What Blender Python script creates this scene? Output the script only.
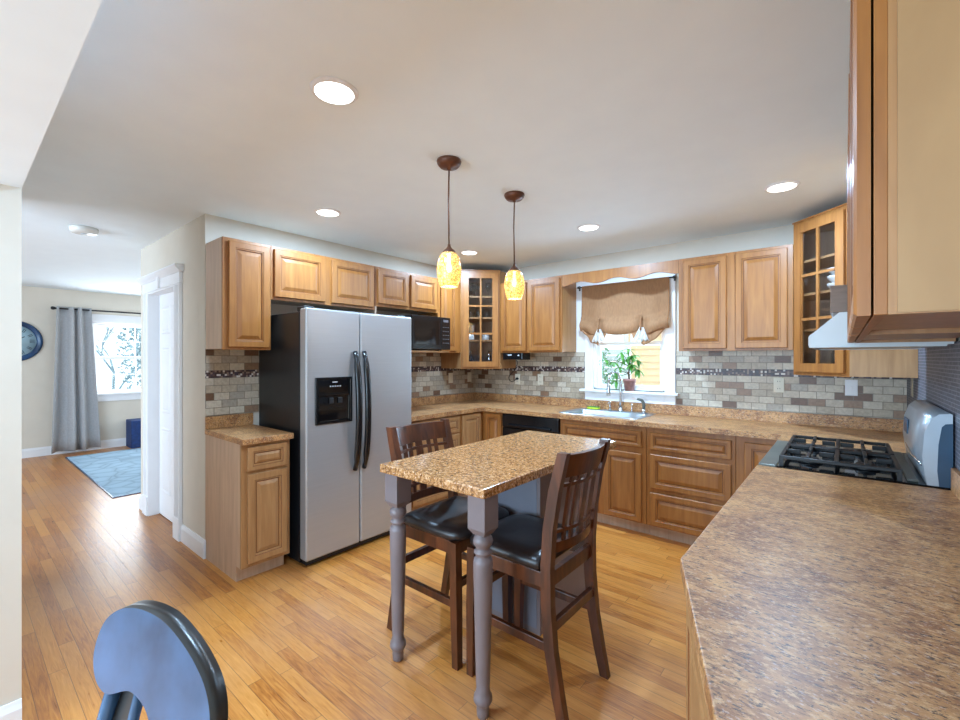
import bpy, bmesh, math, random
from mathutils import Vector, Matrix
random.seed(7)
PI = math.pi
for o in list(bpy.data.objects): bpy.data.objects.remove(o)
SC = bpy.context.scene
COL = SC.collection

# ------------------------------------------------------------------ camera
cd = bpy.data.cameras.new('camera'); cam = bpy.data.objects.new('camera', cd); COL.objects.link(cam)
cam.location = (3.487, -4.124, 1.415)
cam.rotation_euler = (PI/2, 0, math.radians(39.63))
cd.sensor_width = 36; cd.lens = 440*36/960; cd.shift_y = -1.7/960; cd.clip_start = 0.02
SC.camera = cam

# ------------------------------------------------------------------ world and light
w = bpy.data.worlds.new('world'); SC.world = w; w.use_nodes = True
bg = w.node_tree.nodes['Background']; bg.inputs[0].default_value = (0.82, 0.94, 1.0, 1); bg.inputs[1].default_value = 1.7
SC.view_settings.view_transform = 'Standard'; SC.view_settings.look = 'None'
SC.view_settings.exposure = 0.42; SC.view_settings.gamma = 1.0; SC.view_settings.use_curve_mapping = False

def area(name, loc, rot, sx, sy, power, color=(1,1,1), shape='RECTANGLE', spread=None):
    l = bpy.data.lights.new(name, 'AREA'); l.shape = shape; l.size = sx
    if shape in ('RECTANGLE', 'ELLIPSE'): l.size_y = sy
    l.energy = power; l.color = color
    if spread: l.spread = spread
    o = bpy.data.objects.new(name, l); o.location = loc; o.rotation_euler = rot; COL.objects.link(o); return o
# daylight coming in through the windows, plus unseen lamps with no known window
area('daylight_dining_window', (1.6, -7.36, 1.30), (PI/2+.32, 0, 0), 3.1, 1.5, 128, (0.63, 0.945, 1.27))
area('hall_fill_lamp', (-1.4, -7.36, 1.35), (PI/2+.25, 0, 0), 2.3, 1.5, 62, (0.74, 0.93, 1.15))  # added unseen lamp that brightens the hall wall
area('daylight_kitchen_window', (1.86, 0.95, 0.95), (-PI/2-.40, 0, 0), 1.5, 1.3, 125, (0.66, 0.94, 1.26))
area('daylight_living_window', (-5.64, -1.9, 1.4), (0, -PI/2-.15, 0), 1.1, 1.6, 60, (0.88, 0.95, 1.02))
area('living_side_lamp', (-3.6, -0.2, 1.4), (-PI/2-.25, 0, 0), 1.6, 1.4, 14, (0.88, 0.95, 1.02))  # unseen lamp before the solid side wall, no window opening there

# ------------------------------------------------------------------ materials
def lin(c): return tuple(((v/255)/12.92 if v/255 <= .04045 else ((v/255+.055)/1.055)**2.4) for v in c)
MATS = {}
def newmat(name):
    m = bpy.data.materials.new(name); m.use_nodes = True; MATS[name] = m
    return m, m.node_tree.nodes, m.node_tree.links, m.node_tree.nodes['Principled BSDF']
def N(ns, t, **k):
    n = ns.new(t)
    for a, b in k.items(): setattr(n, a, b)
    return n
def ramp(ns, stops, interp='LINEAR'):
    r = ns.new('ShaderNodeValToRGB'); r.color_ramp.interpolation = interp
    el = r.color_ramp.elements
    while len(el) < len(stops): el.new(0.5)
    for e, (p, c) in zip(el, stops): e.position = p; e.color = (*lin(c), 1)
    return r
def simple(name, c, rough=.5, metal=0, var=.06, scale=6, spec=None, coat=0, bump=0, stretch=(1,1,1)):
    m, ns, ln, b = newmat(name)
    tc = N(ns, 'ShaderNodeTexCoord'); mp = N(ns, 'ShaderNodeMapping'); mp.inputs['Scale'].default_value = stretch
    nz = N(ns, 'ShaderNodeTexNoise'); nz.inputs['Scale'].default_value = scale; nz.inputs['Detail'].default_value = 4
    ln.new(tc.outputs['Object'], mp.inputs[0]); ln.new(mp.outputs[0], nz.inputs['Vector'])
    c2 = tuple(max(0, v*(1-var)) for v in c); c3 = tuple(min(255, v*(1+var)) for v in c)
    r = ramp(ns, [(.3, c2), (.7, c3)]); ln.new(nz.outputs[0], r.inputs[0]); ln.new(r.outputs[0], b.inputs['Base Color'])
    b.inputs['Roughness'].default_value = rough; b.inputs['Metallic'].default_value = metal
    if spec is not None: b.inputs['Specular IOR Level'].default_value = spec
    if coat: b.inputs['Coat Weight'].default_value = coat; b.inputs['Coat Roughness'].default_value = .15
    if bump:
        bp = N(ns, 'ShaderNodeBump'); bp.inputs['Strength'].default_value = bump; bp.inputs['Distance'].default_value = .01
        ln.new(nz.outputs[0], bp.inputs['Height']); ln.new(bp.outputs[0], b.inputs['Normal'])
    return m
def woodmat(name, dark, mid, light, stretch=(9, 9, .8), rough=.38, scale=5):
    m, ns, ln, b = newmat(name)
    tc = N(ns, 'ShaderNodeTexCoord'); mp = N(ns, 'ShaderNodeMapping'); mp.inputs['Scale'].default_value = stretch
    ln.new(tc.outputs['Object'], mp.inputs[0])
    n1 = N(ns, 'ShaderNodeTexNoise'); n1.inputs['Scale'].default_value = scale; n1.inputs['Detail'].default_value = 6; n1.inputs['Distortion'].default_value = .6
    n2 = N(ns, 'ShaderNodeTexNoise'); n2.inputs['Scale'].default_value = scale*.25; n2.inputs['Detail'].default_value = 2
    ln.new(mp.outputs[0], n1.inputs['Vector']); ln.new(mp.outputs[0], n2.inputs['Vector'])
    mx = N(ns, 'ShaderNodeMath', operation='MULTIPLY_ADD'); mx.inputs[1].default_value = .6; ln.new(n1.outputs[0], mx.inputs[0])
    m2 = N(ns, 'ShaderNodeMath', operation='MULTIPLY'); m2.inputs[1].default_value = .4; ln.new(n2.outputs[0], m2.inputs[0]); ln.new(m2.outputs[0], mx.inputs[2])
    r = ramp(ns, [(.32, dark), (.5, mid), (.68, light)]); ln.new(mx.outputs[0], r.inputs[0]); ln.new(r.outputs[0], b.inputs['Base Color'])
    b.inputs['Roughness'].default_value = rough
    return m

woodmat('maple', (135, 83, 38), (153, 97, 45), (166, 109, 54))
woodmat('maple_panel', (183, 154, 129), (196, 166, 141), (207, 179, 153))
woodmat('maple_warm', (152, 108, 67), (166, 121, 77), (178, 133, 88))
woodmat('plywood', (156, 118, 77), (166, 128, 85), (176, 139, 95), stretch=(3, 3, 1.1), rough=.5, scale=3)
woodmat('maple_inside', (186, 156, 130), (198, 168, 140), (208, 180, 152), rough=.6)
simple('glaze', (117, 70, 34), .45)
woodmat('walnut_slab', (92, 70, 56), (112, 88, 70), (128, 102, 84), stretch=(1, 1, 8))
woodmat('chair_wood', (46, 24, 15), (76, 40, 23), (104, 56, 30), stretch=(6, 6, 1.2), rough=.28)
simple('leather', (38, 33, 33), .32, var=.15, scale=12, bump=.05)
simple('wall_paint', (218, 209, 195), .75, var=.01)
simple('ceiling_paint', (240, 249, 254), .85, var=.006)
simple('white_trim', (238, 238, 240), .4, var=.01)
simple('island_paint', (118, 106, 107), .38, var=.04)
simple('island_paint_cool', (112, 112, 122), .45, var=.04)  # island paint made bluer, cool window light painted into the colour
simple('black_plastic', (16, 16, 18), .22, var=.1)
simple('black_matte', (26, 26, 28), .5, var=.1)
simple('fridge_side', (22, 24, 28), .32, var=.25, scale=3)
simple('black_iron', (20, 20, 22), .42, var=.2)
simple('gloss_black', (12, 12, 14), .06, var=.1)
simple('bronze', (92, 56, 38), .4, metal=.3, var=.2)
simple('chrome', (205, 208, 212), .15, metal=1, var=.03)
simple('sink_steel', (176, 184, 190), .28, metal=.9, var=.03)
simple('hood_paint', (200, 206, 208), .35, var=.02)
simple('range_silver', (172, 180, 188), .3, metal=.6, var=.04)
simple('range_side', (40, 66, 88), .3, var=.15)
simple('cream_plate', (226, 219, 200), .4, var=.02)
simple('brown_plate', (214, 206, 186), .4, var=.02)
simple('terracotta', (166, 120, 112), .7, var=.1, scale=30)
simple('soil', (60, 44, 34), .9, var=.3, scale=60)
simple('leaf', (84, 140, 54), .5, var=.25, scale=20)
simple('bark', (84, 66, 48), .8, var=.2, scale=40)
simple('chair_sky_sheen', (58, 84, 114), .22, var=.2, scale=7)  # bluish sky reflection painted into the dark chair's face colour
simple('chair_dark', (36, 35, 34), .3, var=.15, scale=7)
simple('curtain_grey', (172, 172, 174), .9, var=.04, scale=60)
simple('shade_tan', (160, 117, 81), .85, var=.05, scale=70, stretch=(1, 1, .3))
simple('lining', (206, 200, 194), .45, var=.16, scale=25, stretch=(6, 1, 1))
simple('range_trim', (104, 108, 102), .35, metal=.4)
simple('rod_black', (22, 20, 22), .4)
simple('clock_blue', (22, 60, 98), .25, var=.15)
simple('clock_face', (150, 178, 190), .5, var=.06)
simple('navy_fabric', (22, 52, 104), .7, var=.15, scale=30)
simple('ceramic_white', (228, 226, 220), .25)
simple('sponge', (196, 214, 60), .9, var=.1, scale=60)
simple('sponge_green', (60, 120, 50), .9, var=.1, scale=60)
simple('siding', (232, 198, 156), .8, var=.02)
simple('siding_white', (214, 222, 224), .8, var=.03)
simple('frost_leaf', (126, 152, 160), .9, var=.3, scale=8)
simple('hedge', (110, 150, 112), .9, var=.35, scale=8)
simple('snow', (214, 224, 234), .9, var=.05)
simple('branch', (150, 172, 180), .9, var=.15)
simple('beige_trim', (150, 136, 112), .4)
simple('tan_weave', (128, 100, 78), .8, var=.2, scale=40)
simple('red_orange', (186, 84, 44), .5, var=.1)
simple('button_grey', (92, 90, 92), .4)
simple('label_grey', (190, 196, 200), .4)

def glassmat(name, tint, mixf, rough=.02):
    m, ns, ln, b = newmat(name); out = ns['Material Output']
    t = N(ns, 'ShaderNodeBsdfTransparent'); t.inputs[0].default_value = (*tint, 1)
    g = N(ns, 'ShaderNodeBsdfGlossy'); g.inputs['Roughness'].default_value = rough
    mx = N(ns, 'ShaderNodeMixShader'); mx.inputs[0].default_value = mixf
    ln.new(t.outputs[0], mx.inputs[1]); ln.new(g.outputs[0], mx.inputs[2]); ln.new(mx.outputs[0], out.inputs[0])
    return m
glassmat('pane_glass', (.97, .99, 1), .05)
glassmat('cabinet_glass', (.95, .95, .96), .07)
glassmat('drink_glass', (.80, .84, .86), .22, .05)

def emis(name, c, s):
    m, ns, ln, b = newmat(name)
    b.inputs['Base Color'].default_value = (*c, 1); b.inputs['Emission Color'].default_value = (*c, 1); b.inputs['Emission Strength'].default_value = s
    return m
emis('can_glow', (1, .98, .95), 3.0)
emis('bulb_glow', (1, .88, .62), 22.0)

# stainless doors
m, ns, ln, b = newmat('stainless')
tc = N(ns, 'ShaderNodeTexCoord'); mp = N(ns, 'ShaderNodeMapping'); mp.inputs['Scale'].default_value = (2, 2, 160)
nz = N(ns, 'ShaderNodeTexNoise'); nz.inputs['Scale'].default_value = 2; nz.inputs['Detail'].default_value = 3
ln.new(tc.outputs['Object'], mp.inputs[0]); ln.new(mp.outputs[0], nz.inputs['Vector'])
r = ramp(ns, [(.3, (177, 177, 178)), (.7, (182, 182, 183))]); ln.new(nz.outputs[0], r.inputs[0]); ln.new(r.outputs[0], b.inputs['Base Color'])
b.inputs['Metallic'].default_value = .55; b.inputs['Roughness'].default_value = .36

# oak strip floor: boards run along x
m, ns, ln, b = newmat('oak_floor')
geo = N(ns, 'ShaderNodeNewGeometry'); sp = N(ns, 'ShaderNodeSeparateXYZ'); ln.new(geo.outputs['Position'], sp.inputs[0])
def math_(op, a, bb=None, c=None):
    n = ns.new('ShaderNodeMath'); n.operation = op
    for i, v in enumerate((a, bb, c)):
        if v is None: continue
        if isinstance(v, (int, float)): n.inputs[i].default_value = v
        else: ln.new(v, n.inputs[i])
    return n.outputs[0]
BW = .060
row = math_('FLOOR', math_('DIVIDE', sp.outputs[1], BW))
wn = N(ns, 'ShaderNodeTexWhiteNoise', noise_dimensions='1D'); ln.new(row, wn.inputs['W'])
xs = math_('ADD', math_('DIVIDE', sp.outputs[0], .95), math_('MULTIPLY', wn.outputs['Value'], 7.3))
colm = math_('FLOOR', xs)
cv = N(ns, 'ShaderNodeCombineXYZ'); ln.new(colm, cv.inputs[0]); ln.new(row, cv.inputs[1])
w2 = N(ns, 'ShaderNodeTexWhiteNoise', noise_dimensions='3D'); ln.new(cv.outputs[0], w2.inputs['Vector'])
fy = math_('FRACT', math_('DIVIDE', sp.outputs[1], BW)); fx = math_('FRACT', xs)
gy = math_('MINIMUM', fy, math_('SUBTRACT', 1, fy)); gx = math_('MINIMUM', fx, math_('SUBTRACT', 1, fx))
gap = math_('MAXIMUM', math_('LESS_THAN', gy, .022), math_('LESS_THAN', gx, .0016))
off = N(ns, 'ShaderNodeVectorMath', operation='SCALE'); ln.new(w2.outputs['Color'], off.inputs[0]); off.inputs['Scale'].default_value = 20
ad = N(ns, 'ShaderNodeVectorMath', operation='ADD'); ln.new(geo.outputs['Position'], ad.inputs[0]); ln.new(off.outputs[0], ad.inputs[1])
mp = N(ns, 'ShaderNodeMapping'); mp.inputs['Scale'].default_value = (1.2, 14, 1); ln.new(ad.outputs[0], mp.inputs[0])
gr = N(ns, 'ShaderNodeTexNoise'); gr.inputs['Scale'].default_value = 5.5; gr.inputs['Detail'].default_value = 6; gr.inputs['Distortion'].default_value = 1.2; ln.new(mp.outputs[0], gr.inputs['Vector'])
v = math_('ADD', math_('MULTIPLY', w2.outputs['Value'], .32), math_('MULTIPLY', gr.outputs[0], .82))
rp = ramp(ns, [(.22, (140, 75, 28)), (.42, (183, 111, 45)), (.60, (203, 132, 58)), (.9, (220, 151, 76))]); ln.new(v, rp.inputs[0])
mx = N(ns, 'ShaderNodeMix', data_type='RGBA'); ln.new(math_('MULTIPLY', gap, .6), mx.inputs['Factor']); ln.new(rp.outputs[0], mx.inputs['A']); mx.inputs['B'].default_value = (*lin((84, 52, 30)), 1)
# worn greyish traffic patches
wr = N(ns, 'ShaderNodeTexNoise'); wr.inputs['Scale'].default_value = .9; wr.inputs['Detail'].default_value = 3; ln.new(geo.outputs['Position'], wr.inputs['Vector'])
wrr = N(ns, 'ShaderNodeMapRange'); wrr.inputs['From Min'].default_value = .5; wrr.inputs['From Max'].default_value = .68; wrr.inputs['To Max'].default_value = .3; ln.new(wr.outputs[0], wrr.inputs['Value'])
mx2 = N(ns, 'ShaderNodeMix', data_type='RGBA'); ln.new(wrr.outputs[0], mx2.inputs['Factor']); ln.new(mx.outputs['Result'], mx2.inputs['A']); mx2.inputs['B'].default_value = (*lin((176, 140, 118)), 1)
# dimmer, greyer hall light painted into the boards' colour
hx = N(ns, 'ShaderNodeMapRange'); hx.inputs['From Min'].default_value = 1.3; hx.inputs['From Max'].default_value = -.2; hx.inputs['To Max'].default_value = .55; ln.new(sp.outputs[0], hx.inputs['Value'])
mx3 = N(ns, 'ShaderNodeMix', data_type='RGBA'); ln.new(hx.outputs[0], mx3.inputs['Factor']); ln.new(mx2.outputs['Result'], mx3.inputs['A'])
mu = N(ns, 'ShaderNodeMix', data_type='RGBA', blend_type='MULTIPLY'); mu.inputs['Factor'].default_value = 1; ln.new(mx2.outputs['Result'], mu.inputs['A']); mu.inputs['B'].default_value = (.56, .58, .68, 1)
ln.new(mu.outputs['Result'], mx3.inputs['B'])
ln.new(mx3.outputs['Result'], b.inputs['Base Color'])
rr = N(ns, 'ShaderNodeMapRange'); rr.inputs['To Min'].default_value = .22; rr.inputs['To Max'].default_value = .42; ln.new(gr.outputs[0], rr.inputs['Value']); ln.new(rr.outputs[0], b.inputs['Roughness'])
bpn = N(ns, 'ShaderNodeBump'); bpn.inputs['Strength'].default_value = .25; bpn.inputs['Distance'].default_value = .002
ln.new(math_('SUBTRACT', gr.outputs[0], math_('MULTIPLY', gap, 1.5)), bpn.inputs['Height']); ln.new(bpn.outputs[0], b.inputs['Normal'])

# laminate counter with brown flecks drawn out along x
def stonemat(name, scale, stretch, stops, fleck, fleck_t, rough, spec2=None, fs=3.2):
    m, ns, ln, b = newmat(name)
    geo = N(ns, 'ShaderNodeNewGeometry'); mp = N(ns, 'ShaderNodeMapping'); mp.inputs['Scale'].default_value = stretch; mp.inputs['Rotation'].default_value = (0, 0, .12)
    ln.new(geo.outputs['Position'], mp.inputs[0])
    a = N(ns, 'ShaderNodeTexNoise'); a.inputs['Scale'].default_value = scale; a.inputs['Detail'].default_value = 8; a.inputs['Roughness'].default_value = .72; a.inputs['Distortion'].default_value = .4; ln.new(mp.outputs[0], a.inputs['Vector'])
    r = ramp(ns, stops); ln.new(a.outputs[0], r.inputs[0])
    f = N(ns, 'ShaderNodeTexNoise'); f.inputs['Scale'].default_value = scale*fs; f.inputs['Detail'].default_value = 5; f.inputs['Roughness'].default_value = .7; ln.new(mp.outputs[0], f.inputs['Vector'])
    g = N(ns, 'ShaderNodeMapRange'); g.inputs['From Min'].default_value = fleck_t; g.inputs['From Max'].default_value = fleck_t+.06; ln.new(f.outputs[0], g.inputs['Value'])
    mx = N(ns, 'ShaderNodeMix', data_type='RGBA'); ln.new(g.outputs[0], mx.inputs['Factor']); ln.new(r.outputs[0], mx.inputs['A']); mx.inputs['B'].default_value = (*lin(fleck), 1)
    if spec2:
        h = N(ns, 'ShaderNodeMapRange'); h.inputs['From Min'].default_value = spec2[1]; h.inputs['From Max'].default_value = spec2[1]-.06; ln.new(f.outputs[0], h.inputs['Value'])
        m2 = N(ns, 'ShaderNodeMix', data_type='RGBA'); ln.new(h.outputs[0], m2.inputs['Factor']); ln.new(mx.outputs['Result'], m2.inputs['A']); m2.inputs['B'].default_value = (*lin(spec2[0]), 1)
        ln.new(m2.outputs['Result'], b.inputs['Base Color'])
    else: ln.new(mx.outputs['Result'], b.inputs['Base Color'])
    b.inputs['Roughness'].default_value = rough
    return m
m, ns, ln, b = newmat('laminate')
geo = N(ns, 'ShaderNodeNewGeometry')
def lamnoise(sc, st, det=5, ro=.65, dist=0, rot=.10):
    mp = N(ns, 'ShaderNodeMapping'); mp.inputs['Scale'].default_value = st; mp.inputs['Rotation'].default_value = (0, 0, rot); ln.new(geo.outputs['Position'], mp.inputs[0])
    n = N(ns, 'ShaderNodeTexNoise'); n.inputs['Scale'].default_value = sc; n.inputs['Detail'].default_value = det; n.inputs['Roughness'].default_value = ro; n.inputs['Distortion'].default_value = dist
    ln.new(mp.outputs[0], n.inputs['Vector']); return n.outputs[0]
def lammix(a, fac_src, lo, hi, col, amt=1):
    g = N(ns, 'ShaderNodeMapRange'); g.inputs['From Min'].default_value = lo; g.inputs['From Max'].default_value = hi; g.inputs['To Max'].default_value = amt; ln.new(fac_src, g.inputs['Value'])
    mx = N(ns, 'ShaderNodeMix', data_type='RGBA'); ln.new(g.outputs[0], mx.inputs['Factor']); ln.new(a, mx.inputs['A']); mx.inputs['B'].default_value = (*lin(col), 1); return mx.outputs['Result']
r = ramp(ns, [(.38, (142, 91, 53)), (.50, (177, 124, 74)), (.62, (201, 149, 94))]); ln.new(lamnoise(9, (.8, 1.3, 1), 7, .72, .5), r.inputs[0])
c = lammix(r.outputs[0], lamnoise(80, (.6, 1.2, 1), 6, .75), .52, .60, (211, 167, 120), .8)
c = lammix(c, lamnoise(56, (.62, 1.4, 1), 7, .78), .545, .60, (115, 72, 44), .85)
c = lammix(c, lamnoise(120, (.55, 1.3, 1), 5, .75, .3), .56, .60, (57, 40, 36), .9)
c = lammix(c, lamnoise(130, (.7, 1.2, 1), 4, .7, 0, .3), .60, .64, (201, 176, 161), .6)
ln.new(c, b.inputs['Base Color']); b.inputs['Roughness'].default_value = .40
stonemat('granite', 60, (1, 1, 1), [(.36, (93, 57, 32)), (.46, (159, 109, 62)), (.54, (188, 135, 83)), (.64, (217, 176, 131))], (52, 35, 28), .56, .16, ((230, 204, 178), .415), 1.9)

# subway tile with random brown tiles and a mosaic strip; axis = world axis along the wall
def tilemat(name, ax):
    m, ns, ln, b = newmat(name)
    geo = N(ns, 'ShaderNodeNewGeometry'); sp = N(ns, 'ShaderNodeSeparateXYZ'); ln.new(geo.outputs['Position'], sp.inputs[0])
    def mt(op, a, bb=None):
        n = ns.new('ShaderNodeMath'); n.operation = op
        for i, v in enumerate((a, bb)):
            if v is None: continue
            if isinstance(v, (int, float)): n.inputs[i].default_value = v
            else: ln.new(v, n.inputs[i])
        return n.outputs[0]
    U = sp.outputs[ax]; Z = mt('SUBTRACT', sp.outputs[2], 1.006)
    TW, TH = .104, .0535
    zr = mt('DIVIDE', Z, TH); row = mt('FLOOR', zr)
    ur = mt('ADD', mt('DIVIDE', U, TW), mt('MULTIPLY', row, .5)); col = mt('FLOOR', ur)
    cv = N(ns, 'ShaderNodeCombineXYZ'); ln.new(col, cv.inputs[0]); ln.new(row, cv.inputs[1])
    wn = N(ns, 'ShaderNodeTexWhiteNoise', noise_dimensions='3D'); ln.new(cv.outputs[0], wn.inputs['Vector'])
    rc = ramp(ns, [(0, (190, 176, 156)), (.25, (176, 160, 138)), (.5, (200, 188, 168)), (.66, (168, 156, 140)), (.77, (146, 116, 92)), (.88, (112, 82, 62))], 'CONSTANT'); ln.new(wn.outputs['Value'], rc.inputs[0])
    nz = N(ns, 'ShaderNodeTexNoise'); nz.inputs['Scale'].default_value = 60; nz.inputs['Detail'].default_value = 4; ln.new(geo.outputs['Position'], nz.inputs['Vector'])
    mo = N(ns, 'ShaderNodeMix', data_type='RGBA', blend_type='OVERLAY'); mo.inputs['Factor'].default_value = .35; ln.new(rc.outputs[0], mo.inputs['A']); ln.new(nz.outputs['Fac'], mo.inputs['B'])
    fz = mt('FRACT', zr); fu = mt('FRACT', ur)
    gz = mt('MINIMUM', fz, mt('SUBTRACT', 1, fz)); gu = mt('MINIMUM', fu, mt('SUBTRACT', 1, fu))
    g = mt('MAXIMUM', mt('LESS_THAN', gz, .035), mt('LESS_THAN', gu, .018))
    mg = N(ns, 'ShaderNodeMix', data_type='RGBA'); ln.new(g, mg.inputs['Factor']); ln.new(mo.outputs['Result'], mg.inputs['A']); mg.inputs['B'].default_value = (*lin((126, 114, 100)), 1)
    # mosaic strip
    S = .0134
    mu_, mz = mt('DIVIDE', U, S), mt('DIVIDE', Z, S)
    c2 = N(ns, 'ShaderNodeCombineXYZ'); ln.new(mt('FLOOR', mu_), c2.inputs[0]); ln.new(mt('FLOOR', mz), c2.inputs[1])
    w2 = N(ns, 'ShaderNodeTexWhiteNoise', noise_dimensions='3D'); ln.new(c2.outputs[0], w2.inputs['Vector'])
    r2 = ramp(ns, [(0, (62, 44, 44)), (.4, (92, 66, 60)), (.62, (136, 112, 98)), (.76, (206, 196, 186)), (.88, (70, 56, 66))], 'CONSTANT'); ln.new(w2.outputs['Value'], r2.inputs[0])
    band = mt('MULTIPLY', mt('GREATER_THAN', zr, 5.0), mt('LESS_THAN', zr, 6.0))
    mb = N(ns, 'ShaderNodeMix', data_type='RGBA'); ln.new(band, mb.inputs['Factor']); ln.new(mg.outputs['Result'], mb.inputs['A']); ln.new(r2.outputs[0], mb.inputs['B'])
    ln.new(mb.outputs['Result'], b.inputs['Base Color']); b.inputs['Roughness'].default_value = .4
    bn = N(ns, 'ShaderNodeBump'); bn.inputs['Strength'].default_value = .5; bn.inputs['Distance'].default_value = .003
    ln.new(mt('SUBTRACT', 1, g), bn.inputs['Height']); ln.new(bn.outputs[0], b.inputs['Normal'])
    return m
tilemat('tile_x', 0); tilemat('tile_y', 1)
# penny mosaic on the range wall
m, ns, ln, b = newmat('mosaic')
geo = N(ns, 'ShaderNodeNewGeometry'); mp = N(ns, 'ShaderNodeMapping'); mp.inputs['Scale'].default_value = (62, 62, 62); ln.new(geo.outputs['Position'], mp.inputs[0])
mp.inputs['Location'].default_value = (.5, 0, 0)
sp = N(ns, 'ShaderNodeSeparateXYZ'); ln.new(mp.outputs[0], sp.inputs[0])
fl = N(ns, 'ShaderNodeVectorMath', operation='FLOOR'); ln.new(mp.outputs[0], fl.inputs[0])
wn = N(ns, 'ShaderNodeTexWhiteNoise', noise_dimensions='2D')
cv = N(ns, 'ShaderNodeCombineXYZ'); s2 = N(ns, 'ShaderNodeSeparateXYZ'); ln.new(fl.outputs[0], s2.inputs[0]); ln.new(s2.outputs[1], cv.inputs[0]); ln.new(s2.outputs[2], cv.inputs[1]); ln.new(cv.outputs[0], wn.inputs['Vector'])
r = ramp(ns, [(0, (72, 74, 86)), (.35, (58, 60, 74)), (.6, (92, 90, 98)), (.8, (52, 54, 68))], 'CONSTANT'); ln.new(wn.outputs['Value'], r.inputs[0])
a1 = math_('FRACT', sp.outputs[1]); a2 = math_('FRACT', sp.outputs[2])
g = math_('MAXIMUM', math_('LESS_THAN', math_('MINIMUM', a1, math_('SUBTRACT', 1, a1)), .10), math_('LESS_THAN', math_('MINIMUM', a2, math_('SUBTRACT', 1, a2)), .10))
mg = N(ns, 'ShaderNodeMix', data_type='RGBA'); ln.new(g, mg.inputs['Factor']); ln.new(r.outputs[0], mg.inputs['A']); mg.inputs['B'].default_value = (*lin((130, 130, 138)), 1)
ln.new(mg.outputs['Result'], b.inputs['Base Color']); b.inputs['Roughness'].default_value = .5; b.inputs['Specular IOR Level'].default_value = .25

# crackle glass of the pendants, lit from inside
m, ns, ln, b = newmat('crackle'); out = ns['Material Output']
tc = N(ns, 'ShaderNodeTexCoord'); vo = N(ns, 'ShaderNodeTexVoronoi', feature='DISTANCE_TO_EDGE'); vo.inputs['Scale'].default_value = 72; ln.new(tc.outputs['Object'], vo.inputs['Vector'])
vc = N(ns, 'ShaderNodeTexVoronoi'); vc.inputs['Scale'].default_value = 95; ln.new(tc.outputs['Object'], vc.inputs['Vector'])
r = ramp(ns, [(0, (140, 92, 40)), (.07, (204, 152, 82)), (.16, (255, 228, 156))]); ln.new(vo.outputs[0], r.inputs[0])
hs = N(ns, 'ShaderNodeMix', data_type='RGBA', blend_type='MULTIPLY'); hs.inputs['Factor'].default_value = .35; ln.new(r.outputs[0], hs.inputs['A']); ln.new(vc.outputs['Color'], hs.inputs['B'])
ln.new(hs.outputs['Result'], b.inputs['Base Color']); ln.new(hs.outputs['Result'], b.inputs['Emission Color']); b.inputs['Emission Strength'].default_value = .68; b.inputs['Roughness'].default_value = .2
tr = N(ns, 'ShaderNodeBsdfTransparent'); tr.inputs[0].default_value = (1, .85, .55, 1)
mxs = N(ns, 'ShaderNodeMixShader'); mxs.inputs[0].default_value = .38; ln.new(b.outputs[0], mxs.inputs[1]); ln.new(tr.outputs[0], mxs.inputs[2]); ln.new(mxs.outputs[0], out.inputs[0])

# rug
m, ns, ln, b = newmat('rug_blue')
tc = N(ns, 'ShaderNodeTexCoord'); vo = N(ns, 'ShaderNodeTexVoronoi', feature='DISTANCE_TO_EDGE'); vo.inputs['Scale'].default_value = 4.5; ln.new(tc.outputs['Object'], vo.inputs['Vector'])
r = ramp(ns, [(0, (128, 152, 170)), (.05, (146, 172, 192)), (.2, (154, 182, 202))]); ln.new(vo.outputs[0], r.inputs[0]); ln.new(r.outputs[0], b.inputs['Base Color']); b.inputs['Roughness'].default_value = .95

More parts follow.
